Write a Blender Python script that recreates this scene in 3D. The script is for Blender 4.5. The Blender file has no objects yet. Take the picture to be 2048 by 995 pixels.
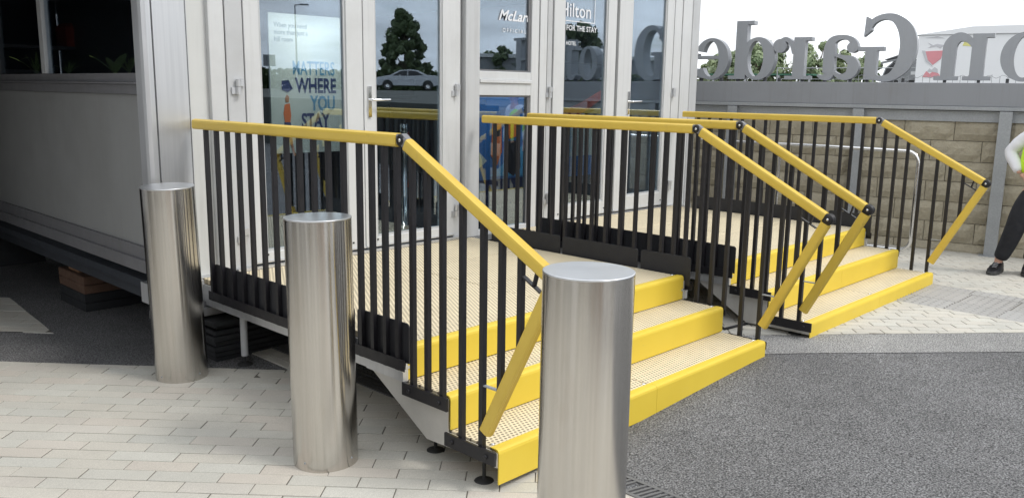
import bpy, bmesh, math, random
from mathutils import Vector, Matrix
random.seed(7)
SC = bpy.context.scene
COL = SC.collection
pi = math.pi

# ------------------------------------------------------------------ camera, light, exposure
cam_data = bpy.data.cameras.new('camera')
cam = bpy.data.objects.new('camera', cam_data)
COL.objects.link(cam)
cam_data.sensor_width = 36.0
cam_data.lens = 1695.9 / 2048 * 36.0
cam_data.clip_start = 0.05
cam_data.clip_end = 3000
# rows: image right, image down, view direction (world axes; X along the steps, Y to the doors)
RT = Vector((0.69468191, -0.71916046, 0.01500878))
DN = Vector((-0.12069341, -0.13710405, -0.98317627))
FW = Vector((0.70911927, 0.68118331, -0.18204163))
m = Matrix.Identity(4)
for i in range(3):
    m[i][0] = RT[i]; m[i][1] = -DN[i]; m[i][2] = -FW[i]
m[0][3], m[1][3], m[2][3] = -2.637, -2.600, 1.640
cam.matrix_world = m
SC.camera = cam

SUN_EL, SUN_AZ = math.radians(52), math.radians(-68)      # azimuth of the sun measured from +X towards +Y
world = bpy.data.worlds.new('World'); SC.world = world
world.use_nodes = True
wn, wl = world.node_tree.nodes, world.node_tree.links
wn.clear()
w_out = wn.new('ShaderNodeOutputWorld')
bg_sky = wn.new('ShaderNodeBackground'); bg_sky.inputs[1].default_value = 0.10
bg_cloud = wn.new('ShaderNodeBackground')
sky = wn.new('ShaderNodeTexSky'); sky.sky_type = 'NISHITA'; sky.sun_disc = False
sky.sun_elevation = SUN_EL
sky.sun_rotation = pi / 2 - SUN_AZ
wl.new(sky.outputs[0], bg_sky.inputs[0])
tc = wn.new('ShaderNodeTexCoord')
sep = wn.new('ShaderNodeSeparateXYZ'); wl.new(tc.outputs['Generated'], sep.inputs[0])
def wmath(op, a, b=None, c=None):
    n = wn.new('ShaderNodeMath'); n.operation = op
    for k, v in enumerate((a, b, c)):
        if v is None: continue
        if isinstance(v, (int, float)): n.inputs[k].default_value = v
        else: wl.new(v, n.inputs[k])
    return n.outputs[0]
zz = wmath('ADD', wmath('MAXIMUM', sep.outputs[2], 0.0), 0.22)
comb = wn.new('ShaderNodeCombineXYZ')
wl.new(wmath('DIVIDE', sep.outputs[0], zz), comb.inputs[0])
wl.new(wmath('DIVIDE', sep.outputs[1], zz), comb.inputs[1])
nz = wn.new('ShaderNodeTexNoise'); nz.inputs['Scale'].default_value = 1.3; nz.inputs['Detail'].default_value = 7; nz.inputs['Roughness'].default_value = .58
wl.new(comb.outputs[0], nz.inputs['Vector'])
nz2 = wn.new('ShaderNodeTexNoise'); nz2.inputs['Scale'].default_value = 2.1; nz2.inputs['Detail'].default_value = 5
wl.new(comb.outputs[0], nz2.inputs['Vector'])
mask = wn.new('ShaderNodeMapRange'); mask.inputs[1].default_value = .28; mask.inputs[2].default_value = .42
wl.new(nz.outputs['Fac'], mask.inputs[0])
shade = wn.new('ShaderNodeMapRange'); shade.inputs[1].default_value = .3; shade.inputs[2].default_value = .7
shade.inputs[3].default_value = 0.96; shade.inputs[4].default_value = 1.6
wl.new(nz2.outputs['Fac'], shade.inputs[0])
bg_cloud.inputs[0].default_value = (0.93, 0.96, 1.0, 1)
wl.new(shade.outputs[0], bg_cloud.inputs[1])
wm = wn.new('ShaderNodeMixShader')
wl.new(mask.outputs[0], wm.inputs[0]); wl.new(bg_sky.outputs[0], wm.inputs[1]); wl.new(bg_cloud.outputs[0], wm.inputs[2])
wl.new(wm.outputs[0], w_out.inputs[0])

sun_data = bpy.data.lights.new('sun', 'SUN'); sun_data.energy = 1.5; sun_data.angle = math.radians(14)
sun_data.color = (1.0, .96, .9)
sun = bpy.data.objects.new('sun', sun_data); COL.objects.link(sun)
sd = Vector((math.cos(SUN_EL) * math.cos(SUN_AZ), math.cos(SUN_EL) * math.sin(SUN_AZ), math.sin(SUN_EL)))
sun.rotation_euler = sd.to_track_quat('Z', 'Y').to_euler()
SC.view_settings.view_transform = 'Standard'; SC.view_settings.look = 'None'
SC.view_settings.exposure = 0.22; SC.view_settings.gamma = 1.0
try: SC.cycles.max_bounces = 8; SC.cycles.transparent_max_bounces = 16
except Exception: pass

# ------------------------------------------------------------------ materials
class NT:
    def __init__(s, name):
        s.m = bpy.data.materials.new(name); s.m.use_nodes = True
        s.n, s.l = s.m.node_tree.nodes, s.m.node_tree.links
        s.b = s.n['Principled BSDF']; s.tc = s.n.new('ShaderNodeTexCoord')
    def node(s, t, **k):
        nd = s.n.new(t)
        for a, b in k.items():
            if a in nd.inputs: s.put(nd.inputs[a], b)
            else: setattr(nd, a, b)
        return nd
    def put(s, sock, v):
        if hasattr(v, 'links'): s.l.new(v, sock)
        else: sock.default_value = v
    def math(s, op, *a, clamp=False):
        nd = s.n.new('ShaderNodeMath'); nd.operation = op; nd.use_clamp = clamp
        for i, v in enumerate(a): s.put(nd.inputs[i], v)
        return nd.outputs[0]
    def noise(s, scale, detail=3, vec=None, rough=.5, stretch=None):
        v = vec or s.tc.outputs['Object']
        if stretch:
            mp = s.node('ShaderNodeMapping'); s.l.new(v, mp.inputs[0]); mp.inputs['Scale'].default_value = stretch; v = mp.outputs[0]
        nd = s.node('ShaderNodeTexNoise', Scale=scale, Detail=detail, Roughness=rough); s.l.new(v, nd.inputs['Vector'])
        return nd.outputs['Fac']
    def ramp(s, fac, stops):
        r = s.node('ShaderNodeValToRGB'); s.l.new(fac, r.inputs[0]); e = r.color_ramp.elements
        while len(e) < len(stops): e.new(.5)
        for k, (p, c) in enumerate(stops): e[k].position = p; e[k].color = (*c, 1) if len(c) == 3 else c
        return r.outputs[0]
    def mix(s, fac, a, b, mode='MIX'):
        mx = s.node('ShaderNodeMix', data_type='RGBA', blend_type=mode)
        s.put(mx.inputs[0], fac); s.put(mx.inputs[6], a); s.put(mx.inputs[7], b); return mx.outputs[2]
    def mr(s, v, a, b, c, d):
        r = s.node('ShaderNodeMapRange'); s.put(r.inputs[0], v)
        for k, x in enumerate((a, b, c, d)): r.inputs[k + 1].default_value = x
        return r.outputs[0]
    def bump(s, h, strength=.3, dist=.01):
        b = s.node('ShaderNodeBump'); b.inputs['Strength'].default_value = strength; b.inputs['Distance'].default_value = dist
        s.l.new(h, b.inputs['Height']); s.l.new(b.outputs[0], s.b.inputs['Normal'])
    def base(s, v): s.put(s.b.inputs['Base Color'], v)
    def rough(s, v): s.put(s.b.inputs['Roughness'], v)
    def metal(s, v): s.b.inputs['Metallic'].default_value = v

def c4(c, k=1.0): return (c[0] * k, c[1] * k, c[2] * k, 1)
def simple(name, col, rough=.5, metal=0, var=.12, scale=6, bump=0, bscale=60, spec=None, grime=0):
    t = NT(name)
    f = t.noise(scale, 4)
    cc = t.mix(f, c4(col, 1 - var), c4(col, 1 + var))
    if grime:
        g = t.mr(t.noise(scale * .6, 6, rough=.7), .5, .75, 0, grime)
        cc = t.mix(g, cc, c4((.12, .105, .08)))
        dr = t.mr(t.noise(5, 5, stretch=(5, 5, .22), rough=.7), .52, .72, 0, grime * 1.1)
        cc = t.mix(dr, cc, c4((.17, .16, .14)))
    t.base(cc)
    f2 = t.noise(scale * 2.3, 3)
    t.rough(t.mr(f2, .3, .7, max(.02, rough - .07), min(1, rough + .07)))
    t.metal(metal)
    if spec is not None: t.b.inputs['Specular IOR Level'].default_value = spec
    if bump: t.bump(t.noise(bscale, 3), bump, .004)
    return t.m

def obj_random(t):
    return t.node('ShaderNodeObjectInfo').outputs['Random']

M = {}
# brushed stainless steel of the bollards
t = NT('brushed_steel')
streak = t.noise(9, 3, stretch=(9, 9, .12), rough=.5)
fine = t.noise(60, 2, stretch=(8, 8, .25)); blot = t.noise(4, 5, rough=.65)
stc = t.mix(t.math('ADD', t.math('MULTIPLY', streak, .75), t.math('MULTIPLY', fine, .25)), (.52, .495, .46, 1), (.72, .70, .665, 1))
stc = t.mix(t.mr(t.noise(42, 4, rough=.75), .70, .76, 0, .5), stc, (.22, .20, .17, 1))
stc = t.mix(t.mr(t.noise(3.2, 5, rough=.7, stretch=(2, 2, .5)), .56, .72, 0, .3), stc, (.46, .40, .33, 1))
t.base(stc)
t.metal(1.0)
t.rough(t.math('ADD', t.mr(fine, .3, .7, .17, .20), t.mr(blot, .3, .7, -.02, .03)))
t.b.inputs['Anisotropic'].default_value = .92
tg = t.node('ShaderNodeTangent'); tg.direction_type = 'RADIAL'; tg.axis = 'Z'; t.l.new(tg.outputs[0], t.b.inputs['Tangent'])
t.b.inputs['Anisotropic Rotation'].default_value = .25
M['steel'] = t.m
t = NT('brushed_steel_lid')
t.base(t.mix(t.noise(9, 5), (.60, .62, .64, 1), (.68, .69, .71, 1))); t.metal(1.0); t.rough(t.mr(t.noise(6, 4), .3, .7, .30, .38))
M['lid'] = t.m
# yellow fibreglass
t = NT('yellow_grp')
v1 = t.noise(3, 4); v2 = t.noise(260, 2); scuff = t.mr(t.noise(7, 7, rough=.75), .60, .78, 0, .35)
cc = t.mix(v1, (.68, .49, .042, 1), (.77, .575, .06, 1)); cc = t.mix(scuff, cc, (.66, .55, .20, 1)); cc = t.mix(t.mr(t.noise(26, 6, rough=.8), .64, .74, 0, .45), cc, (.36, .27, .10, 1))
t.base(cc); t.rough(.5); t.bump(v2, .22, .002); M['yellow'] = t.m
t = NT('yellow_rail')
v1 = t.noise(5, 4); cc = t.mix(v1, (.61, .42, .065, 1), (.73, .53, .09, 1))
cc = t.mix(t.mr(t.noise(11, 7, rough=.75), .6, .8, 0, .4), cc, (.30, .21, .07, 1))
t.base(cc); t.rough(.33); t.bump(t.noise(120, 3), .08, .002); M['rail'] = t.m
M['black'] = simple('black_powder_coat', (.010, .0095, .0125), .42, 0, .3, 9, .15, 300)
M['toe'] = simple('charcoal_panel', (.016, .0165, .020), .55, 0, .3, 6, .1, 200)
M['rubber'] = simple('black_rubber', (.02, .02, .02), .7, 0, .3, 12)
M['white_frame'] = simple('white_powder_coat', (.60, .61, .615), .35, 0, .05, 2.5, 0, grime=.12)
M['white_frame2'] = simple('white_coat_jamb', (.50, .51, .52), .4, 0, .05, 3, grime=.16)
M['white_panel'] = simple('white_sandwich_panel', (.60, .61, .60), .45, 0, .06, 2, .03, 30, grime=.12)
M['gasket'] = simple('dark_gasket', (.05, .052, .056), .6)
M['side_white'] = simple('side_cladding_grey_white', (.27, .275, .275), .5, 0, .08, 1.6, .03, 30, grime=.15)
M['sill'] = simple('grey_window_sill', (.16, .16, .17), .5, 0, .12, 4, grime=.2)
t = NT('aluminium_brushed')
s1 = t.noise(5, 5, stretch=(10, 10, .2), rough=.6)
t.base(t.mix(s1, (.52, .53, .55, 1), (.70, .71, .72, 1))); t.metal(.7); t.rough(t.mr(t.noise(4, 5), .3, .7, .3, .46)); M['alu'] = t.m
t = NT('aluminium_plate')
s1 = t.noise(6, 6, rough=.7); t.base(t.mix(s1, (.55, .54, .52, 1), (.76, .75, .72, 1))); t.metal(.7); t.rough(.5); M['aluplate'] = t.m
t = NT('galvanised_steel')
vo = t.node('ShaderNodeTexVoronoi', Scale=60.0); t.l.new(t.tc.outputs['Object'], vo.inputs['Vector'])
t.base(t.mix(t.math('ADD', t.math('MULTIPLY', vo.outputs['Distance'], .5), t.math('MULTIPLY', t.noise(5, 5), .6)), (.26, .275, .29, 1), (.42, .435, .45, 1)))
t.metal(.35); t.rough(.5); M['galv'] = t.m
M['sign_grey'] = simple('sign_letter_grey', (.33, .345, .37), .4, .2, .06, 2, .03, 80, grime=.1)
M['beam_grey'] = simple('sign_beam_grey', (.27, .28, .30), .5, .1, .08, 1.2, .03, 60, grime=.2)
M['chrome'] = simple('chrome', (.8, .8, .8), .12, 1, .05)

# glass: a pane that mixes a mirror with a view into the room
def glass(name, tint, lo, hi):
    t = NT(name); t.n.remove(t.b)
    out = t.n['Material Output']
    tr = t.node('ShaderNodeBsdfTransparent'); tr.inputs[0].default_value = (*tint, 1)
    gl = t.node('ShaderNodeBsdfGlossy'); gl.inputs['Color'].default_value = (.82, .9, 1, 1); gl.inputs['Roughness'].default_value = .0
    lw = t.node('ShaderNodeLayerWeight'); lw.inputs[0].default_value = .45
    mx = t.node('ShaderNodeMixShader')
    t.l.new(t.mr(lw.outputs['Fresnel'], 0, .6, lo, hi), mx.inputs[0]); t.l.new(tr.outputs[0], mx.inputs[1]); t.l.new(gl.outputs[0], mx.inputs[2])
    bm = t.node('ShaderNodeBump'); bm.inputs['Strength'].default_value = .012; bm.inputs['Distance'].default_value = .01
    t.l.new(t.noise(1.6, 1), bm.inputs['Height']); t.l.new(bm.outputs[0], gl.inputs['Normal'])
    t.l.new(mx.outputs[0], out.inputs[0]); return t.m
M['glass'] = glass('tinted_glass', (.80, .86, .88), .13, .40)
M['glass_dark'] = glass('dark_glass', (.75, .78, .8), .12, .40)

# perforated anti-slip deck: staggered grid of dimples
def perforated(name, col, hole, pitch, r, axis_swap=False):
    t = NT(name)
    sp = t.node('ShaderNodeSeparateXYZ'); t.l.new(t.tc.outputs['Object'], sp.inputs[0])
    x, y = sp.outputs[0], sp.outputs[1]
    u = t.math('DIVIDE', x, pitch); v = t.math('DIVIDE', y, pitch * .9)
    row = t.math('FLOOR', v); odd = t.math('MULTIPLY', t.math('MODULO', t.math('ABSOLUTE', row), 2.0), .5)
    fu = t.math('SUBTRACT', t.math('FRACT', t.math('ADD', u, odd)), .5)
    fv = t.math('SUBTRACT', t.math('FRACT', v), .5)
    d = t.math('SQRT', t.math('ADD', t.math('MULTIPLY', fu, fu), t.math('MULTIPLY', fv, fv)))
    h = t.mr(d, r - .06, r + .06, 1, 0)
    base = t.mix(t.noise(4, 6, rough=.7), c4(col, .86), c4(col, 1.08))
    ge = t.node('ShaderNodeNewGeometry'); base = t.mix(t.mr(t.noise(1.6, 7, vec=ge.outputs['Position'], rough=.75), .48, .75, 0, .42), base, (.40, .34, .23, 1)); base = t.mix(t.mr(t.noise(14, 5, vec=ge.outputs['Position'], rough=.8), .66, .76, 0, .5), base, (.30, .26, .2, 1))
    t.base(t.mix(h, base, c4(hole))); t.rough(.7)
    b = t.node('ShaderNodeBump'); b.inputs['Strength'].default_value = .5; b.inputs['Distance'].default_value = .003
    t.l.new(t.math('SUBTRACT', 1.0, h), b.inputs['Height']); t.l.new(b.outputs[0], t.b.inputs['Normal'])
    return t.m
M['deck'] = perforated('perforated_deck', (.76, .66, .46), (.18, .145, .10), .0262, .29)

# asphalt: coarse stone chippings
def asphalt(name, lo, hi, scale=95):
    t = NT(name)
    vo = t.node('ShaderNodeTexVoronoi', Scale=float(scale)); t.l.new(t.tc.outputs['Object'], vo.inputs['Vector'])
    cr = t.node('ShaderNodeSeparateColor'); t.l.new(vo.outputs['Color'], cr.inputs[0])
    d = vo.outputs['Distance']
    f = t.math('MULTIPLY', t.mr(cr.outputs[0], 0, 1, .35, .8), t.mr(d, .2, .65, 1, .0))
    g = t.mr(t.noise(scale * 1.2, 3, rough=.7), .40, .60, 0, 1)
    f = t.math('ADD', t.math('MULTIPLY', f, .55), t.math('MULTIPLY', g, .5), clamp=True)
    big = t.math('MULTIPLY', t.mr(t.noise(.9, 6, rough=.65), .3, .7, .80, 1.16), t.mr(t.noise(5, 5, rough=.7), .3, .75, .9, 1.1))
    stain = t.mr(t.noise(1.7, 7, rough=.8), .60, .72, 1, .72)
    cc = t.mix(f, c4(lo), c4(hi)); v = t.math('MULTIPLY', big, stain)
    cb = t.node('ShaderNodeCombineColor'); [t.l.new(v, cb.inputs[k]) for k in range(3)]
    t.base(t.mix(1.0, cc, cb.outputs[0], 'MULTIPLY')); t.rough(.85); t.bump(t.math('ADD', t.math('SUBTRACT', 1.0, d), g), .8, .007)
    return t.m
M['asphalt'] = asphalt('asphalt_chippings', (.030, .030, .033), (.46, .46, .465), 92)
M['asphalt_pale'] = asphalt('asphalt_chippings_worn', (.11, .11, .112), (.80, .795, .78), 90)
def paver(name, col, var=.16, tintk=.5):
    t = NT(name)
    r = obj_random(t)
    a = t.mix(r, c4(col, 1 - var), c4(col, 1 + var * .6))
    a = t.mix(t.math('FRACT', t.math('MULTIPLY', r, 7.31)), a, c4((col[0] * 1.02, col[1] * .985, col[2] * .96)))
    spk = t.mr(t.noise(230, 4, rough=.8), .35, .65, .76, 1.14)
    ge = t.node('ShaderNodeNewGeometry'); big = t.math('MULTIPLY', t.mr(t.noise(1.3, 6, vec=ge.outputs['Position'], rough=.6), .3, .7, .88, 1.08), t.mr(t.noise(6, 7, vec=ge.outputs['Position'], rough=.8), .60, .76, 1, .90))
    v = t.math('MULTIPLY', spk, big)
    cb = t.node('ShaderNodeCombineColor'); [t.l.new(v, cb.inputs[k]) for k in range(3)]
    t.base(t.mix(1.0, a, cb.outputs[0], 'MULTIPLY')); t.rough(.85); t.bump(t.noise(220, 3), .35, .003)
    return t.m
M['paver'] = paver('concrete_paver', (.535, .525, .475), .07)
M['paver_pink'] = paver('concrete_paver_pinkish', (.54, .515, .465), .06)
M['paver_far'] = paver('concrete_paver_cream', (.52, .51, .465), .07)
M['tactile'] = paver('tactile_paver_grey', (.37, .365, .355), .1)
M['bed'] = simple('sand_bedding', (.13, .12, .10), .9, 0, .3, 30, .4, 120)
M['joint'] = simple('mortar_joint', (.05, .045, .04), .9, 0, .3, 20)
t = NT('split_face_stone')
r = obj_random(t)
a = t.mix(r, (.40, .36, .275, 1), (.48, .435, .33, 1))
n1 = t.noise(11, 8, rough=.75); a = t.mix(t.mr(n1, .35, .7, 0, 1), t.mix(.40, a, (.17, .15, .11, 1)), a)
a = t.mix(t.mr(t.noise(40, 4), .4, .7, 0, .4), a, (.44, .38, .27, 1))
a = t.mix(t.mr(t.noise(2.2, 4), .58, .72, 0, .35), a, (.16, .19, .09, 1))
t.base(a); t.rough(.9)
t.bump(t.math('ADD', t.noise(15, 6, rough=.65), t.math('MULTIPLY', t.noise(90, 3), .25)), .8, .03)
M['stone'] = t.m
M['grate'] = simple('cast_iron_grate', (.17, .17, .172), .5, .4, .2, 20, .2, 150)
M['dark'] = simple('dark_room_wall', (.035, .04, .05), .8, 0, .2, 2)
M['floor_dark'] = simple('dark_carpet', (.03, .035, .045), .95, 0, .3, 10)
M['canopy'] = simple('canopy_soffit', (.12, .122, .128), .7, 0, .15, 2)
M['timber'] = simple('pallet_timber', (.28, .15, .08), .8, 0, .35, 14, .4, 50)
M['timber_dark'] = simple('weathered_timber', (.13, .075, .05), .85, 0, .4, 14, .4, 50)
M['mat'] = simple('black_plastic_mat', (.022, .024, .027), .65, 0, .3, 8, .2, 60)
M['lorry_black'] = simple('lorry_dark_paint', (.03, .032, .036), .35); M['lorry_grey'] = simple('lorry_grey', (.24, .25, .26), .5)
M['wire'] = simple('black_cable', (.012, .012, .014), .5)

# ------------------------------------------------------------------ mesh helpers
def prop(o, label=None, cat=None, group=None, kind=None):
    if label: o['label'] = label
    if cat: o['category'] = cat
    if group: o['group'] = group
    if kind: o['kind'] = kind
    return o
def empty(name, loc, label, cat, group=None, rz=0):
    o = bpy.data.objects.new(name, None); COL.objects.link(o); o.location = loc; o.rotation_euler = (0, 0, rz)
    o.empty_display_size = .1
    return prop(o, label, cat, group)

class MB:
    def __init__(s): s.v = []; s.f = []; s.sm = []
    def add(s, vs, fs, smooth=False):
        k = len(s.v); s.v += [tuple(p) for p in vs]
        for f in fs: s.f.append(tuple(i + k for i in f)); s.sm.append(smooth)
        return s
    def box(s, x0, x1, y0, y1, z0, z1):
        if x1 < x0: x0, x1 = x1, x0
        if y1 < y0: y0, y1 = y1, y0
        if z1 < z0: z0, z1 = z1, z0
        return s.add([(x0, y0, z0), (x1, y0, z0), (x1, y1, z0), (x0, y1, z0), (x0, y0, z1), (x1, y0, z1), (x1, y1, z1), (x0, y1, z1)],
                     [(0, 3, 2, 1), (4, 5, 6, 7), (0, 1, 5, 4), (1, 2, 6, 5), (2, 3, 7, 6), (3, 0, 4, 7)])
    def cbox(s, x0, x1, y0, y1, z0, z1, b):
        """box with chamfered top edges and vertical edges"""
        def ring(i, z): return [(x0 + i, y0 + i, z), (x1 - i, y0 + i, z), (x1 - i, y1 - i, z), (x0 + i, y1 - i, z)]
        vs = ring(0, z0) + ring(0, z1 - b) + ring(b, z1)
        fs = [(3, 2, 1, 0), (8, 9, 10, 11)]
        for a in (0, 4):
            for k in range(4): fs.append((a + k, a + (k + 1) % 4, a + 4 + (k + 1) % 4, a + 4 + k))
        return s.add(vs, fs)
    def prism(s, pts, axis, a, b):
        """polygon pts (2D) extruded along axis from a to b; the 2D axes are the other two in xyz order"""
        def P(p, t):
            q = list(p); q.insert(axis, t); return tuple(q)
        n = len(pts); vs = [P(p, a) for p in pts] + [P(p, b) for p in pts]
        area = sum(pts[i][0] * pts[(i + 1) % n][1] - pts[(i + 1) % n][0] * pts[i][1] for i in range(n))
        ccw = (area > 0) != (axis == 1)
        if (b < a): ccw = not ccw
        fs = []
        if ccw: fs = [tuple(range(n - 1, -1, -1)), tuple(range(n, 2 * n))] + [(i, (i + 1) % n, n + (i + 1) % n, n + i) for i in range(n)]
        else: fs = [tuple(range(n)), tuple(range(2 * n - 1, n - 1, -1))] + [(n + i, n + (i + 1) % n, (i + 1) % n, i) for i in range(n)]
        return s.add(vs, fs)
    def sweep(s, path, prof, up=(0, 0, 1), smooth=False, cap=True, scales=None):
        """profile (2D: side, up) swept along a path of points, mitred"""
        path = [Vector(p) for p in path]; up = Vector(up); rings = []; n = len(prof)
        for i, p in enumerate(path):
            d1 = (path[i] - path[i - 1]).normalized() if i else (path[1] - path[0]).normalized()
            d2 = (path[i + 1] - path[i]).normalized() if i < len(path) - 1 else d1
            d = (d1 + d2).normalized(); side = d.cross(up)
            if side.length < 1e-4: side = d.cross(Vector((1, 0, 0)))
            side.normalize(); u = side.cross(d).normalized()
            k = 1 / max(.3, d.dot(d1)); sc = scales[i] if scales else 1
            rings.append([p + side * a * sc + u * b * k * sc for a, b in prof])
        vs = [v for r in rings for v in r]; fs = []
        for i in range(len(path) - 1):
            for k in range(n):
                fs.append((i * n + k, (i + 1) * n + k, (i + 1) * n + (k + 1) % n, i * n + (k + 1) % n))
        s.add(vs, fs, smooth)
        if cap: s.add(rings[0], [tuple(range(n))]); s.add(rings[-1], [tuple(range(n - 1, -1, -1))])
        return s
    def tube(s, path, r, n=10, cap=True, scales=None, up=(0, 0, 1)):
        return s.sweep(path, [(r * math.cos(2 * pi * k / n), r * math.sin(2 * pi * k / n)) for k in range(n)], up, True, cap, scales)
    def lathe(s, c, prof, n=32, axis=2, smooth=True):
        """prof: list of (radius, height) turned about an axis through c"""
        vs, fs = [], []
        for r, h in prof:
            for k in range(n):
                a = 2 * pi * k / n; q = [r * math.cos(a), r * math.sin(a)]; q.insert(axis, h)
                vs.append((c[0] + q[0], c[1] + q[1], c[2] + q[2]))
        for i in range(len(prof) - 1):
            for k in range(n):
                f = (i * n + k, i * n + (k + 1) % n, (i + 1) * n + (k + 1) % n, (i + 1) * n + k)
                fs.append(f if axis != 1 else f[::-1])
        s.add(vs, fs, smooth)
        return s
    def mesh(s, name, mats):
        me = bpy.data.meshes.new(name); me.from_pydata(s.v, [], s.f); me.polygons.foreach_set('use_smooth', s.sm)
        for mt in (mats if isinstance(mats, (list, tuple)) else [mats]): me.materials.append(M[mt] if isinstance(mt, str) else mt)
        me.update(); return me
    def obj(s, name, mat, parent=None, bevel=0, seg=1, sub=None):
        o = bpy.data.objects.new(name, s.mesh(name, mat)); COL.objects.link(o)
        if parent is not None: o.parent = parent
        if bevel:
            b = o.modifiers.new('bevel', 'BEVEL'); b.width = bevel; b.segments = seg; b.limit_method = 'ANGLE'; b.angle_limit = math.radians(40)
        return o
def fixn(o):
    bm = bmesh.new(); bm.from_mesh(o.data); bmesh.ops.recalc_face_normals(bm, faces=bm.faces); bm.to_mesh(o.data); bm.free(); return o
def dup(o, parent=None, loc=None):
    c = o.copy(); COL.objects.link(c)
    if parent is not None: c.parent = parent
    if loc is not None: c.location = loc
    return c
def copy_tree(o, parent=None):
    c = dup(o, parent)
    for ch in list(o.children): copy_tree(ch, c)
    return c

# ------------------------------------------------------------------ ground
def gz(x, y=0):
    """ground height: level on the left, rising along the steps to a level plaza on the right"""
    t = min(1, max(0, (x - .1) / 2.7)); s = t * t * (3 - 2 * t) * .45 + t * .55
    return -.205 + .112 * s
def sheet(name, pts_grid, mat, lift=0):
    """grid sheet following gz; pts_grid = list of rows of (x, y)"""
    b = MB(); n = len(pts_grid[0]); vs = [(x, y, gz(x, y) + lift) for row in pts_grid for x, y in row]
    fs = [(i * n + k, i * n + k + 1, (i + 1) * n + k + 1, (i + 1) * n + k) for i in range(len(pts_grid) - 1) for k in range(n - 1)]
    b.add(vs, fs, False); o = b.obj(name, mat); fixn(o)
    if o.data.polygons[0].normal.z < 0: o.data.flip_normals()
    return prop(o, kind='structure')
xs = [-900, -60, -12, -4, -1, 0] + [.1 + .18 * k for k in range(16)] + [3.2, 5, 8, 20, 60, 900]
ys = [-900, -60, -20, -8, -3, 0, 3, 8, 20, 60, 900]
ground = sheet('ground', [[(x, y) for x in xs] for y in ys], 'asphalt', -.004)
# diagonal frame of the paving: e along the long joints, g across
ANG = math.radians(-48.2)
E1 = Vector((math.cos(ANG), math.sin(ANG))); G1 = Vector((-math.sin(ANG), math.cos(ANG)))
def paving_bed(name, poly, mat='bed', lift=.0):
    """flat polygon sheet cut in slices so that it follows the slope"""
    bm = bmesh.new(); vs = [bm.verts.new((x, y, 0)) for x, y in poly]; bm.faces.new(vs)
    for cx in [.1 + .27 * k for k in range(11)]:
        bmesh.ops.bisect_plane(bm, geom=bm.verts[:] + bm.edges[:] + bm.faces[:], plane_co=(cx, 0, 0), plane_no=(1, 0, 0))
    for v in bm.verts: v.co.z = gz(v.co.x) + lift
    bmesh.ops.recalc_face_normals(bm, faces=bm.faces)
    me = bpy.data.meshes.new(name); bm.to_mesh(me); bm.free(); me.materials.append(M[mat])
    o = bpy.data.objects.new(name, me); COL.objects.link(o)
    if me.polygons[0].normal.z < 0: me.flip_normals()
    return prop(o, kind='structure')
def inside(p, poly):
    c = False; n = len(poly)
    for i in range(n):
        a, b = poly[i], poly[(i + 1) % n]
        if (a[1] > p[1]) != (b[1] > p[1]) and p[0] < (b[0] - a[0]) * (p[1] - a[1]) / (b[1] - a[1]) + a[0]: c = not c
    return c
def clip_poly(sub, clip):
    out = sub
    n = len(clip)
    ar = sum(clip[i][0] * clip[(i + 1) % n][1] - clip[(i + 1) % n][0] * clip[i][1] for i in range(n))
    for i in range(n):
        a, b = clip[i], clip[(i + 1) % n]
        if ar < 0: a, b = b, a
        inp, out = out, []
        def sd_(p): return (b[0] - a[0]) * (p[1] - a[1]) - (b[1] - a[1]) * (p[0] - a[0])
        for k in range(len(inp)):
            p, q = inp[k - 1], inp[k]; dp, dq = sd_(p), sd_(q)
            if (dp >= 0) != (dq >= 0):
                t_ = dp / (dp - dq); out.append((p[0] + (q[0] - p[0]) * t_, p[1] + (q[1] - p[1]) * t_))
            if dq >= 0: out.append(q)
        if not out: return []
    return out
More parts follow.
